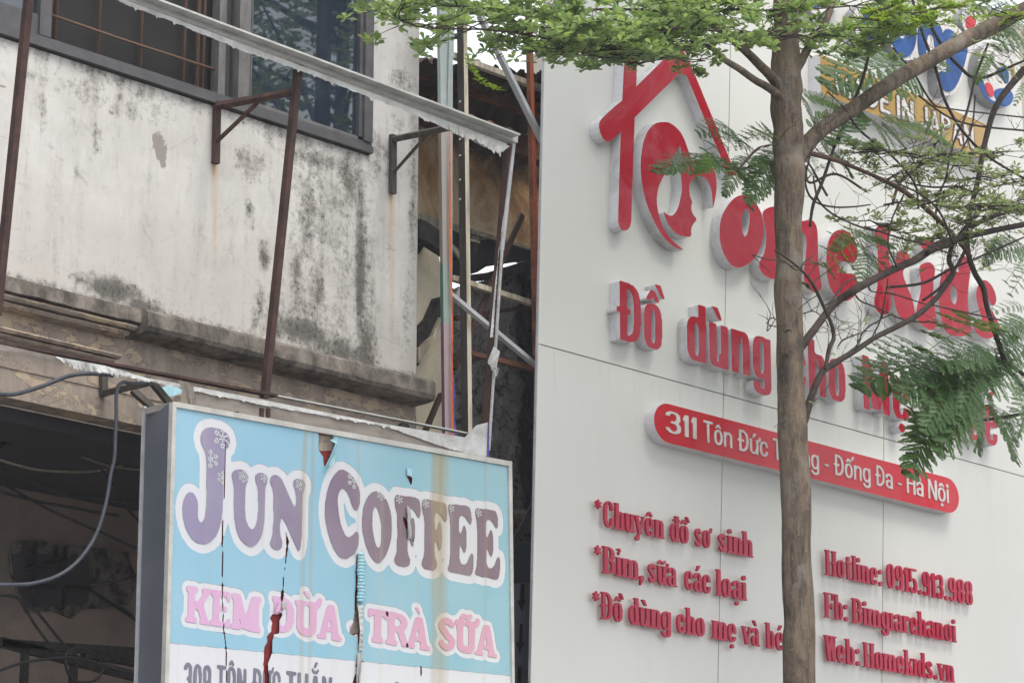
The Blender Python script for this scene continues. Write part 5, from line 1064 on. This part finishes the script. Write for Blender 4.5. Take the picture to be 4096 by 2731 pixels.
for pts, mm in ((D_((1745,720),(1800,800),(1830,960),(1960,1020),(2040,1052),(1930,1040),(1820,980),(1755,860)), 'blue'), (D_((1880,900),(1960,860),(2060,880),(2100,960),(2040,1055),(1940,1020)), 'blue'), (D_((1800,800),(1880,830),(1900,960),(1830,940)), 'bar_red'), (D_((2060,560),(2110,700),(2090,860),(2060,840),(2070,700)), 'gold'), (D_((1900,700),(2000,640),(2050,720),(2040,840),(1960,760)), 'blue')):
    bm = B(); loops_mesh(bm, [f(chaikin(pts), YB2)], YB2-.004 if mm != 'bar_red' else YB2-.008, YB2-.001 if mm != 'bar_red' else YB2-.0045, 0, 0); obj('printed_shape', bm, M[mm], EMB)
bm = B(); loops_mesh(bm, [f(chaikin(D_((1600,80),(1680,60),(1740,130),(1750,260),(1700,340),(1620,320),(1580,200))), YB2)], YB2, YP-.001, 0, 1); obj('plaque', bm, [M['white_print'], M['grey_return']], EMB)
bm = B(); loops_mesh(bm, [f(chaikin(D_((1620,170),(1700,150),(1730,220),(1690,300),(1620,280))), YB2)], YB2-.004, YB2-.001, 0, 0); obj('printed_shape', bm, M['bar_red'], EMB)
# beyond the right edge: pale neighbouring building with an orange shutter strip
nb = thing('far_building', 'pale sunlit building glimpsed past the right edge of the white signboard', 'building', (22, 16, 0))
bm = B(); box(bm, 19.6, 26, 14, 18, 0, 11.5); obj('wall', bm, M['house_cream'], nb)
for z in (3.2, 6.2, 9.2):
    for x in (20.2, 22.2, 24.2):
        bm = B(); box(bm, x, x+1.1, 13.97, 13.999, z, z+1.4); o = obj('window', bm, M['frame_grey'], nb); bm = B(); box(bm, x+.08, x+1.02, 13.955, 13.969, z+.08, z+1.32); p_ = obj('pane', bm, M['glass'], o)
bm = B(); box(bm, 19.62, 19.9, 13.9, 13.99, 6.3, 8.3); obj('shutter', bm, M['red_primer'], nb)
# ------------------------------------------------------------------ trees
def lrad(wpx, p): return wpx/2*depth(p)/FPX
def limb(bm, pts, Y, seg=10, k=6, jit=.03):
    "pts: (x, y, width) source px; Y scalar or list"
    P = [at(x, y, Y[i] if isinstance(Y, (list, tuple)) else Y) for i, (x, y, w) in enumerate(pts)]; r = [lrad(w, p) for (x, y, w), p in zip(pts, P)]
    S = spline(P, k); n = len(S); rr = [float(np.interp(i/k, range(len(r)), r)) for i in range(n)]
    tube(bm, S, rr, seg, 0, jit); return S, rr
h = lambda *p: [(x*1.7415, y*1.7415, w*1.7415) for x, y, w in p]
class Leaves:
    def __init__(s): s.v = []; s.f = []; s.t = []
    def leaf(s, p, d, nrm, L, W, tone):
        d = d.normalized(); sd = d.cross(nrm)
        if sd.length < .05: sd = d.cross(Vector((1, 0, 0)))
        sd.normalize(); n = sd.cross(d); b = len(s.v); c = .18*L
        for (a, w, hh) in ((0, 0, 0), (.38, -.62, .12), (.38, 0, 0), (.38, .62, .12), (.74, -1, .10), (.74, 0, -.06), (.74, 1, .10), (1, 0, -.16)): s.v.append(p+d*(a*L)+sd*(w*W/2)+n*(hh*c*2))
        for f_ in ((0,1,2), (0,2,3), (1,4,5,2), (2,5,6,3), (4,7,5), (5,7,6)): s.f.append(tuple(b+i for i in f_))
        s.t += [tone]*8
    def build(s, name, m, parent, kind='stuff', label=None):
        me = bpy.data.meshes.new(name); me.from_pydata([tuple(v) for v in s.v], [], s.f); a = me.attributes.new('tone', 'FLOAT', 'POINT'); a.data.foreach_set('value', s.t)
        o = link(name, me, m, parent, True); 
        if kind: o['kind'] = kind
        return o
def rv(a=1): return Vector((rnd.uniform(-a, a), rnd.uniform(-a, a), rnd.uniform(-a, a)))
def rosette(LV, p, axis, n, L):
    a0 = rnd.uniform(0, 6.3); axis = axis.normalized(); u = axis.cross(Vector((.2, .9, .3))).normalized(); w = axis.cross(u)
    for k in range(n):
        a = a0+k*2.4+rnd.uniform(-.3, .3); el = rnd.uniform(-.1, .75); d = (u*math.cos(a)+w*math.sin(a))*math.cos(el)+axis*math.sin(el)
        LV.leaf(p+rv(.004), d, axis+rv(.35), L*rnd.uniform(.65, 1.15), L*rnd.uniform(.36, .5), rnd.random()**2.2)
def spray(bt, LV, path, nt, ln, dens, L=.060, flat=.10, side=1., r0=.0045, upb=.25, depthn=2):
    "side twigs off a limb path, in a flat tier; leaf rosettes at their nodes"
    for _ in range(nt):
        i = rnd.randrange(len(path)-1); p = path[i].lerp(path[i+1], rnd.random()); t = (path[i+1]-path[i]).normalized()
        an = rnd.uniform(-1.9, 1.9); d = Matrix.Rotation(an, 3, 'Z') @ t; d.z = rnd.uniform(-flat, flat)+.05; twig(bt, LV, p, d.normalized(), ln*rnd.uniform(.4, 1.1), r0, dens, L, flat, upb, depthn)
def twig(bt, LV, p, d, ln, r, dens, L, flat, upb, lev):
    n = max(3, int(ln/.05)); P = [p]; dd = d.copy()
    for k in range(n):
        dd = (dd+Vector((rnd.uniform(-.28, .28), rnd.uniform(-.28, .28), rnd.uniform(-.16, .16)-.02))).normalized(); P.append(P[-1]+dd*(ln/n))
        if lev and rnd.random() < .38: 
            an = rnd.choice((-1, 1))*rnd.uniform(.5, 1.1); d2 = Matrix.Rotation(an, 3, 'Z') @ dd; d2.z += rnd.uniform(-.05, flat+.1); twig(bt, LV, P[-1], d2.normalized(), ln*rnd.uniform(.3, .6), r*.65, dens, L, flat, upb, lev-1)
        if k and rnd.random() < dens*.75: rosette(LV, P[-1], Vector((rnd.uniform(-.3, .3), rnd.uniform(-.3, .3), 1)), rnd.randint(3, 6), L)
    tube(bt, P, [max(.0011, r*(1-.75*k/n)) for k in range(n+1)], 5, caps=False)
    if rnd.random() < dens: rosette(LV, P[-1], Vector((rnd.uniform(-.3, .3), rnd.uniform(-.3, .3), 1)), rnd.randint(5, 8), L*1.1)
YT0 = 10.2
tr = thing('street_tree', 'grey brown street tree with small rounded leaves in front of the white signboard', 'tree', (at(3200, 2731, YT0).x-.12, YT0, .13))
bt = B(); base = Vector((at(3200, 2731, YT0).x-.10, YT0, .0))
tp = h((1837,1568,73),(1834,1400,72),(1829,1200,69),(1822,1010,68),(1815,850,63),(1812,700,62),(1811,600,62),(1812,480,66),(1813,400,70),(1812,345,74),(1808,280,68),(1806,215,74),(1806,160,68),(1805,90,60),(1806,40,58),(1806,-40,56))
P = [at(x, y, YT0) for x, y, w in tp]; rr = [lrad(w, p) for (x, y, w), p in zip(tp, P)]
P = [base, base.lerp(P[0], .5)+Vector((.01, 0, 0))]+P; rr = [.15, .10]+rr
S = spline(P, 7); R_ = [float(np.interp(i/7, range(len(rr)), rr))*(1+.022*math.sin(i*.9)+.02*math.sin(i*.37+2)+rnd.uniform(-.008, .008)) for i in range(len(S))]; S = [q+Vector((.004*math.sin(i*.7), .004*math.cos(i*.5), 0)) for i, q in enumerate(S)]; tube(bt, S, R_, 28, 0, .02); obj('trunk', bt, M['bark'], tr, True)
def br(pts, Y, name='branch', m='bark', seg=12, t=tr, k=6, jit=.03):
    b_ = B(); S, r = limb(b_, pts, Y, seg, k, jit); obj(name, b_, M[m], t, True); return S
bA = br(h((1815,395,30),(1842,352,40),(1862,322,38),(1900,288,36),(1960,250,35),(2010,215,35),(2080,170,36),(2150,130,36),(2210,95,38),(2280,62,36),(2360,18,34),(2460,-40,32)), [10.2]*2+[10.18]*3+[10.1]*7, seg=18)
bB = br(h((1812,190,20),(1838,145,21),(1860,105,19),(1885,70,17),(1905,30,15),(1925,-40,12)), 10.15)
bC = br(h((1800,215,26),(1775,180,25),(1750,155,22),(1715,120,20),(1680,90,18),(1640,60,15),(1590,38,12)), 10.2)
bD = br(h((1800,232,20),(1770,205,19),(1735,185,17),(1700,160,16),(1660,135,14),(1638,113,13),(1610,100,8)), 10.18)
bE = br(h((1830,812,14),(1845,790,20),(1870,757,18),(1915,700,17),(1965,665,19),(2020,635,17),(2060,615,17),(2100,598,18),(2140,572,20),(2170,556,18),(2210,546,15),(2280,530,14),(2360,514,13)), [10.2]*4+[10.1]*9, m='twig')
bE2 = br(h((2130,580,12),(2180,560,13),(2215,535,12),(2250,510,12),(2300,490,12),(2360,480,10)), 10.05, m='twig')
bF = br(h((1832,1000,14),(1848,965,19),(1862,915,17),(1885,860,15),(1910,838,15),(1960,808,13),(2010,775,12),(2050,755,13),(2100,728,13),(2140,695,13),(2170,660,12),(2190,625,12),(2180,600,12),(2185,570,11),(2200,545,10),(2250,480,8)), 10.15, m='twig')
bH = br(h((1850,350,12),(1872,355,12),(1920,368,11),(1965,386,9),(2010,405,9),(2064,432,12),(2110,465,12),(2150,500,12),(2190,540,11),(2230,590,9)), [10.2]*3+[10.3]*7, m='twig_brown')
bI = br(h((2050,470,7),(2062,430,7),(2085,400,7),(2110,380,5),(2140,340,5),(2160,320,5)), 10.3, m='twig_brown', seg=8)
bJ = br(h((1895,848,8),(1905,800,11),(1915,775,10),(1908,740,9),(1890,700,8),(1868,655,8),(1840,620,6),(1800,588,5),(1780,575,4)), 10.0, m='twig', seg=8)
bK = br(h((1890,705,5),(1910,690,5),(1940,650,4),(1965,640,3)), 10.0, m='twig', seg=6)
bt2 = B(); small = [h((1878,290,4),(1860,360,4),(1850,420,5),(1868,460,5),(1910,475,5),(1960,475,4),(2000,470,3)), h((1868,405,4),(1872,430,5),(1880,460,5),(1910,490,5),(1960,515,5),(2000,528,6),(2030,532,6)),
 h((1985,520,3),(2010,528,5),(2060,545,5),(2120,560,5),(2160,575,4),(2200,590,4)), h((1870,585,2),(1850,600,4),(1830,620,4),(1800,600,3),(1760,595,3),(1728,585,3)), h((1737,345,3),(1700,385,4),(1690,395,3)), h((1690,395,3),(1735,345,4),(1760,335,4),(1790,332,3)),
 h((1960,670,3),(1975,690,4),(2010,705,4),(2080,735,4),(2150,740,3)), h((2005,770,3),(2020,740,4),(2030,700,4),(2040,640,3)), h((1965,800,3),(1985,760,4),(2020,735,3),(2050,720,3)), h((2040,660,6),(2120,650,7),(2180,620,6),(2250,590,5),(2352,545,4)),
 h((1955,610,2),(1990,640,3),(2000,668,3),(2050,675,4),(2130,700,3)), h((1925,795,3),(1938,780,4),(1975,765,3)), h((1905,755,2),(1895,735,3),(1870,715,3),(1845,720,3)), h((1848,792,3),(1838,800,3),(1800,750,3),(1775,730,3),(1760,742,2)), h((1780,735,2),(1762,760,3),(1770,720,2)),
 h((2140,700,4),(2230,720,4),(2300,735,4)), h((2060,615,5),(2040,560,4),(2050,500,4),(2080,440,4)), h((2170,556,5),(2150,500,5),(2160,440,5),(2190,380,4),(2230,300,4),(2240,220,4)), h((2190,560,6),(2160,490,5),(2120,450,5),(2060,420,4)),
 h((1900,210,4),(1940,250,3),(1975,300,6),(2050,360,5),(2100,420,5),(2110,480,5)), h((1922,330,9),(1948,260,8),(1975,200,8),(1990,150,7),(2000,100,6)), h((1860,520,7),(1868,470,8),(1888,420,8),(1912,350,7),(1930,300,6)), h((2352,140,5),(2250,180,8),(2200,150,8),(2160,100,8),(2130,40,7),(2120,-20,6)),
 h((2090,-20,6),(2120,80,7),(2150,160,8),(2170,230,7),(2210,300,7),(2270,360,6),(2352,410,6)), h((2270,100,5),(2240,180,6),(2220,260,6),(2190,330,5),(2170,420,5)), h((2080,420,4),(2140,430,5),(2200,430,5),(2260,450,5),(2352,470,5)), h((2110,220,5),(2180,270,5),(2250,290,5),(2352,300,5)), h((2050,110,4),(2100,170,4),(2140,235,5),(2180,250,4),(2352,270,4))]
for s_ in small: S_pts, _ = limb(bt2, s_, rnd.uniform(9.8, 10.5), 6, 5, .05); [twig(bt2, Leaves(), S_pts[rnd.randrange(len(S_pts))], (rv(1)+Vector((0, 0, .3))).normalized(), rnd.uniform(.06, .18), .003, 0, .05, .3, 0, 1) for _ in range(4)]
for pth in (bE, bE2, bF, bH, bJ, bI):
    for _ in range(7): twig(bt2, Leaves(), pth[rnd.randrange(3, len(pth))], (rv(1)+Vector((.3, 0, .4))).normalized(), rnd.uniform(.08, .3), .0035, 0, .05, .3, 0, 1)
LV = Leaves(); LB = Leaves(); LP = Leaves()
for pth in (bE, bE2, bF, bH, bI, bA[20:]):
    for _ in range(16): twig(bt2, LP, pth[rnd.randrange(3, len(pth))], (rv(1)+Vector((.3, 0, .3))).normalized(), rnd.uniform(.12, .42), .0022, .05, .04, .3, 0, 2)
def path(pts, Y): return spline([at(x*1.7415, y*1.7415, (Y[0]+(Y[1]-Y[0])*i/(len(pts)-1))) for i, (x, y) in enumerate(pts)], 6)
def pbranch(pts, Y, w0, w1): 
    P = path(pts, Y); tube(bt2, P, [(w0+(w1-w0)*i/len(P))*.5 for i in range(len(P))], 7); return P
T = []
T.append((pbranch([(1790,80),(1700,78),(1600,66),(1480,72),(1380,84),(1300,95),(1220,82),(1130,70),(1040,66),(960,62),(900,35)], (10.15, 9.7), .020, .006), 40, .34, .6))
T.append((pbranch([(1660,75),(1590,105),(1510,125),(1430,135),(1350,128),(1290,125)], (10.15, 9.9), .012, .004), 28, .26, .6))
T.append((pbranch([(1640,110),(1610,100),(1570,95),(1520,110),(1470,100)], (10.1, 10.3), .010, .004), 26, .26, .8))
T.append((pbranch([(1600,40),(1500,25),(1380,22),(1250,30),(1120,18),(1000,12),(930,-5),(900,-20)], (10.2, 9.8), .018, .006), 36, .36, .62))
T.append((pbranch([(1560,0),(1400,-25),(1200,-35),(1050,-40),(930,-50)], (10.0, 9.6), .02, .008), 24, .38, .6))
T.append((pbranch([(1700,72),(1825,84),(1960,66),(2062,50),(2140,30)], (10.1, 9.8), .012, .005), 34, .30, .5))
T.append((pbranch([(1620,20),(1750,25),(1880,20),(2000,10),(2100,0)], (10.3, 9.9), .014, .006), 27, .34, .56))
T.append((pbranch([(1500,-10),(1700,-30),(1900,-30),(2100,-40),(2360,-50)], (10.4, 10.1), .016, .006), 26, .36, .6))
T.append((pbranch([(1500,85),(1420,110),(1340,120),(1270,112),(1210,105)], (10.0, 9.8), .008, .004), 30, .26, .62))
T.append((pbranch([(1560,60),(1450,100),(1380,105),(1300,70),(1200,60),(1100,50)], (9.9, 9.8), .010, .004), 26, .32, .62))
T.append((pbranch([(1620,140),(1560,135),(1500,140),(1440,150)], (10.2, 10.0), .006, .003), 16, .2, .8))
T.append((pbranch([(1880,60),(1950,90),(2010,100)], (10.1, 10.0), .006, .003), 16, .24, .6))
T.append((pbranch([(1700,60),(1670,45),(1620,30),(1560,52),(1500,60)], (10.3, 10.5), .008, .004), 22, .28, .8))
for P_, n_, l_, d_ in T: spray(bt2, LV, P_, n_, l_, d_)
# a small hanging sprig in front of the burnt roof
sp = path([(1075,140),(1085,165),(1100,185),(1125,200),(1145,205)], (9.9, 9.9)); tube(bt2, sp, [.0018]*len(sp), 5)
for p in sp[::2]: rosette(LB, p, Vector((0, -.4, 1)), 5, .045)
# sparse tiers at the right
for pts, Y, n_, l_, d_ in (([(2030,420),(2100,375),(2180,355),(2260,350),(2360,365)], (10.2, 10.4), 30, .30, .40), ([(2010,345),(2080,352),(2160,372),(2240,395),(2352,420)], (10.0, 10.2), 26, .30, .38), ([(1995,505),(2060,530),(2130,548),(2200,545)], (10.1, 10.2), 22, .24, .42),
     ([(2030,470),(2110,460),(2190,480),(2280,470),(2352,480)], (10.0, 10.2), 30, .32, .34), ([(2170,440),(2230,410),(2300,420),(2360,430)], (10.2, 10.4), 24, .32, .36), ([(2150,560),(2230,500),(2300,470),(2360,450)], (10.0, 10.1), 26, .3, .3), ([(2040,380),(2010,350),(1985,340)], (10.2, 10.2), 8, .15, .6)):
    spray(bt2, LP, pbranch(pts, Y, .010, .004), n_, l_, d_, .045, .12)
# bright foliage at the top right, its backlit tone put into the leaf colour
for pts, Y, n_ in (([(1930,10),(2000,22),(2070,30),(2130,25),(2180,12)], (9.6, 9.6), 34), ([(1950,40),(2040,50),(2120,48)], (9.6, 9.7), 18), ([(2280,20),(2330,40),(2370,60)], (9.9, 9.9), 14)):
    spray(bt2, LB, pbranch(pts, Y, .008, .003), n_, .2, .85, .034, .2)
for (x, y, rk) in ((3147,318,.020),(3163,623,.012),(3170,1129,.009),(3158,947,.009),(3190,1907,.012),(3154,1327,.014),(3142,1422,.013)):
    p = at(x, y, YT0); u_ = (CAM-p).normalized(); p = p+u_*lrad(108 if y < 900 else 104, p)*.96; s_ = u_.cross(Vector((0, 0, 1))).normalized(); w_ = s_.cross(u_); b_ = B()
    ring = [p+s_*rk*1.15*math.cos(a)+w_*rk*math.sin(a)*.9 for a in [2*math.pi*k/12 for k in range(13)]]; tube(b_, ring, [rk*.33]*13, 6, caps=False); c_ = b_.verts.new(p+u_*.001); rv_ = [b_.verts.new(q+u_*.001) for q in ring[:-1]]
    for k in range(12): b_.faces.new((c_, rv_[k], rv_[(k+1) % 12]))
    obj('knot', b_, M['twig'], tr, True)
# crown above the frame
for k in range(18):
    a = rnd.uniform(0, 6.3); z = rnd.uniform(9.9, 12.2); S0 = Vector((P[-1].x, P[-1].y, z)) if False else Vector((at(3140, -60, YT0).x, YT0, z)); L_ = rnd.uniform(1.0, 2.0)*(1-(z-9.9)/5); e_ = S0+Vector((L_*math.cos(a), L_*math.sin(a), .25)); pth = spline([S0, S0.lerp(e_, .5)+rv(.12), e_], 6)
    tube(bt2, pth, [.02-.015*i/len(pth) for i in range(len(pth))], 6, caps=False); spray(bt2, LV, pth, 14, .4, .7, .062)
tr_top = B(); tube(tr_top, [at(3140, -66, YT0), Vector((at(3140, -66, YT0).x, YT0, 10.5)), Vector((at(3140, -66, YT0).x+.1, YT0, 11.8))], [.06, .045, .02], 14); obj('trunk_top', tr_top, M['bark'], tr, True)
obj('twigs', bt2, M['twig'], tr, True, recalc=False)['kind'] = 'stuff'
LV.build('leaves', M['leaf'], tr); LP.build('leaves', M['leaf_pale'], tr); LB.build('leaves', M['leaf_bright'], tr)

# feathery tree: bipinnate fronds as parts
ft = thing('feathery_tree', 'dark tree with feathery drooping fronds and bare limbs at the right', 'tree', (19.6, 10.6, .13))
bt = B(); tube(bt, spline([Vector((19.6, 10.6, 0)), Vector((19.5, 10.6, 3)), Vector((19.2, 10.6, 6)), Vector((18.4, 10.5, 8.3)), Vector((17.7, 10.3, 9.6))], 6), [float(np.interp(i/24, [0, 1], [.2, .06])) for i in range(25)], 16, 0, .02); obj('trunk', bt, M['bark'], ft, True)
bG = br(h((2352,160,18),(2290,240,14),(2262,330,13),(2245,420,12),(2225,500,12),(2222,570,13),(2238,625,13),(2258,660,14),(2266,700,12),(2278,740,12),(2296,795,12),(2315,845,12),(2352,890,12),(2420,960,14)), 10.4, m='twig', t=ft)
bG2 = br(h((2222,560,8),(2205,600,8),(2190,620,8),(2160,660,7),(2120,690,6)), 10.35, m='twig', t=ft, seg=8)
bG3 = br(h((2352,860,10),(2300,830,9),(2250,850,8),(2200,880,6),(2150,870,5),(2100,840,4)), 10.5, m='twig', t=ft, seg=8); bG4 = br(h((2352,950,8),(2290,960,7),(2230,970,6),(2180,990,5),(2140,1010,4)), 10.4, m='twig', t=ft, seg=8)
bG5 = br(h((1900,450,6),(1845,362,4),(1790,375,6),(1740,378,6),(1690,392,5),(1640,380,4),(1600,390,3)), 10.5, m='twig_brown', t=ft, seg=8); bG6 = br(h((1990,440,6),(1920,400,6),(1860,420,6),(1850,380,5)), 10.5, m='twig_brown', t=ft, seg=8)
def frond_mesh(name, pairs, sweep, droop, seed, open_=1.0):
    r = random.Random(seed); LF = Leaves(); bm = B(); V = []; F_ = []
    def rach(t): return Vector((t, 0, -droop*t*t))
    P = [rach(k/10) for k in range(11)]; 
    def quad(p, d, n, L, W):
        s_ = d.cross(n).normalized(); b = len(V); V.extend([p, p+d*L*.5+s_*W, p+d*L, p+d*L*.5-s_*W]); F_.append((b, b+1, b+2, b+3))
    def rod(a, b_, w):
        s_ = Vector((0, 0, 1)).cross(b_-a).normalized()*w; b = len(V); V.extend([a-s_, a+s_, b_+s_*.7, b_-s_*.7]); F_.append((b, b+1, b+2, b+3)); s_ = Vector((0, 0, w)); b = len(V); V.extend([a-s_, a+s_, b_+s_*.7, b_-s_*.7]); F_.append((b, b+1, b+2, b+3))
    for a, b_ in zip(P, P[1:]): rod(a, b_, .005)
    for i in range(pairs):
        t = .08+.9*i/(pairs-1); L = .34*math.sin(math.pi*min(1, .28+.62*t))**.8*open_*(1-.25*(t > .9)); p = rach(t)
        for sg in (-1, 1):
            an = sweep*(1-.35*t)+r.uniform(-.08, .08); d = Vector((math.cos(an), sg*math.sin(an), -.12-.25*droop*t+r.uniform(-.06, .06))).normalized(); q = p; n_l = 15; bend = r.uniform(.0, .25)
            pts = []
            for k in range(n_l+1):
                pts.append(q.copy()); d = (d+Vector((.012, 0, -.03*bend-.008))).normalized(); q = q+d*(L/n_l)
            rod(pts[0], pts[-1], .0022)
            for k in range(1, n_l+1):
                tw = (pts[k]-pts[k-1]).normalized(); s_ = tw.cross(Vector((0, 0, 1))).normalized(); ll = .060*math.sin(math.pi*(.22+.7*k/n_l))
                for s2 in (-1, 1): quad(pts[k], (s_*s2*.93+tw*.4+Vector((0, 0, r.uniform(-.35, .1)))).normalized(), (Vector((0, 0, 1))+tw*.2), ll, .0165)
    me = bpy.data.meshes.new(name); me.from_pydata([tuple(v) for v in V], [], F_); a = me.attributes.new('tone', 'FLOAT', 'POINT'); a.data.foreach_set('value', [r.random()*.6]*len(V)); me.transform(Matrix.Scale(1/math.hypot(1, droop), 4) @ Matrix.Rotation(-math.atan(droop), 4, 'Y')); return me
fm = [frond_mesh('frond', 9, 1.15, .35, 1), frond_mesh('frond', 8, .95, .6, 2, .9), frond_mesh('frond', 10, 1.25, .2, 3, .85), frond_mesh('frond', 7, 1.05, .8, 4)]
for m_ in fm: m_.materials.append(M['frond'])
fml = [m_.copy() for m_ in fm]
for m_ in fml: m_.materials.clear(); m_.materials.append(M['frond_light'])
def frond(b, t, Y, light=False, dy=0., tilt=None):
    A_, Bp = at(*b, Y), at(*t, Y+dy); d = Bp-A_; L = d.length; x = d.normalized(); up = Vector((rnd.uniform(-.35, .35), rnd.uniform(-1.5, -.5) if tilt is None else tilt, 1)).normalized(); y = up.cross(x).normalized(); z = x.cross(y)
    o = bpy.data.objects.new('frond', rnd.choice(fml if light else fm)); COL.objects.link(o); o.parent = ft
    o.matrix_local = Matrix.Translation(A_-ft.location) @ Matrix((x, y, z)).transposed().to_4x4() @ Matrix.Diagonal((L, L, L, 1)); return o
FL = [((2900,640),(2650,680),0), ((2930,520),(2795,532),0), ((2930,520),(2945,600),0), ((3090,560),(2960,572),0), ((3000,600),(2840,618),0), ((2880,640),(2985,820),0), ((2920,650),(3030,770),0), ((3090,640),(3010,790),0), ((3095,700),(3050,800),0), ((3100,585),(2985,555),0), ((2870,620),(2760,700),1), ((2850,610),(2790,690),1), ((3060,655),(2960,640),0), ((2960,640),(2900,780),0), ((3100,600),(3030,690),0), ((3105,655),(3060,760),0),
 ((3652,265),(3316,334),0), ((3200,372),(3370,450),1), ((3205,380),(3240,460),0), ((3260,560),(3450,475),0), ((3280,580),(3475,600),0), ((3270,560),(3400,700),0), ((3260,600),(3330,690),0), ((3230,600),(3260,660),0), ((3530,470),(3775,575),0), ((3520,480),(3620,590),0), ((3490,480),(3560,600),0), ((3600,360),(3640,440),0), ((3660,255),(3790,285),0), ((3450,620),(3500,560),0), ((3240,520),(3330,480),0), ((3350,640),(3390,720),0), ((3560,500),(3600,600),0), ((3700,400),(3720,520),0), ((3210,650),(3250,700),0),
 ((4100,90),(3990,190),0), ((4100,160),(4010,260),0), ((4100,60),(3900,40),0), ((4020,40),(3930,140),0), ((4110,260),(4000,330),0), ((3960,210),(3900,330),1), ((3960,230),(4020,330),0), ((3960,30),(3850,60),1), ((3900,20),(3830,110),0), ((4110,330),(4060,420),0), ((3990,190),(3910,300),1),
 ((3560,1000),(3225,1150),0), ((3420,935),(3560,985),0), ((3440,950),(3300,1060),1), ((3480,1010),(3440,1130),0), ((3520,1120),(3570,1190),0), ((3600,950),(3520,1080),0), ((3400,940),(3330,1000),0),
 ((4100,1232),(3960,1256),0), ((4100,980),(3960,1010),0), ((4110,1020),(4020,1130),0), ((4100,1060),(4040,1180),0), ((4000,960),(3940,1060),0), ((4110,900),(3990,960),0),
 ((4010,1350),(3700,1412),0), ((3960,1400),(3760,1470),0), ((3790,1450),(3455,1542),0), ((3850,1480),(3640,1640),0), ((3820,1470),(3600,1590),0), ((3890,1582),(3650,1825),0), ((3850,1600),(3660,1740),0), ((3900,1560),(3760,1800),0), ((3960,1600),(4050,1830),0), ((3930,1620),(3900,1800),0), ((4100,1560),(4020,1730),0), ((4090,1440),(3960,1500),0), ((4100,1380),(4000,1440),0), ((4080,1500),(3880,1620),0), ((3990,1500),(3800,1560),0), ((4010,1640),(4070,1780),0), ((3950,1500),(3720,1560),0), ((3740,1640),(3650,1900),0), ((3800,1560),(3700,1720),0), ((4110,1620),(4060,1760),0), ((4040,1420),(3880,1440),0), ((3870,1640),(3800,1790),0), ((4110,1280),(4010,1360),0), ((4110,1330),(4030,1350),0)]
for k_, (b, t, l) in enumerate(FL):
    frond(b, t, rnd.uniform(10.25, 10.75), bool(l), rnd.uniform(-.1, .1))
    if k_ < 16 or 24 < k_ < 30 or k_ > 60: o_ = lambda: rnd.uniform(-22, 22); frond((b[0]+o_()*.5, b[1]+o_()*.5), (t[0]+o_(), t[1]+o_()), rnd.uniform(10.25, 10.75), bool(l), rnd.uniform(-.1, .1))
for _ in range(11):                                                  # fuller lower right clump
    x, y = rnd.uniform(3760, 4110), rnd.uniform(1400, 1640); a = rnd.uniform(R(100), R(215)); L = rnd.uniform(130, 230); frond((x, y), (x+L*math.cos(a), y+L*abs(math.sin(a))*.9), rnd.uniform(10.2, 10.9))
for _ in range(8):
    x, y = rnd.uniform(4000, 4110), rnd.uniform(20, 300); a = rnd.uniform(R(110), R(200)); L = rnd.uniform(90, 150); frond((x, y), (x+L*math.cos(a), y+L*abs(math.sin(a))), rnd.uniform(10.2, 10.9))
# two more street trees further along, outside the frame: what the panes and gloss letters mirror
def far_tree(x, y, label):
    t = thing('street_tree', label, 'tree', (x, y, 0)); b = B(); tube(b, spline([Vector((x, y, 0)), Vector((x+.1, y, 4)), Vector((x, y, 8)), Vector((x+.2, y, 14.5))], 5), [float(np.interp(i/15, [0, 1], [.2, .05])) for i in range(16)], 12, 0, .02); tk = obj('trunk', b, M['bark'], t, True)
    bb = B(); LL = Leaves()
    for k in range(60):
        z = rnd.uniform(10.6, 16); a = rnd.uniform(0, 6.3); L = 2.7*(1-(z-10.6)/9); e = Vector((x+L*math.cos(a), y+L*math.sin(a), z+.6)); s0 = Vector((x, y, z-.5)); tube(bb, [s0, s0.lerp(e, .5)+Vector((0, 0, .15)), e], [.04, .02, .008], 6, caps=False)
        for q in range(52):
            p = s0.lerp(e, rnd.uniform(.35, 1.05))+rv(.38); rosette(LL, p, Vector((0, 0, 1)), 4, .13)
    obj('branches', bb, M['twig'], t, True, recalc=False)['kind'] = 'stuff'; LL.build('leaves', M['leaf'], t)
far_tree(19.4, 4.0, 'leafy street tree outside the frame mirrored in the dark window pane'); far_tree(27.2, 3.8, 'leafy street tree further along outside the frame to the right')
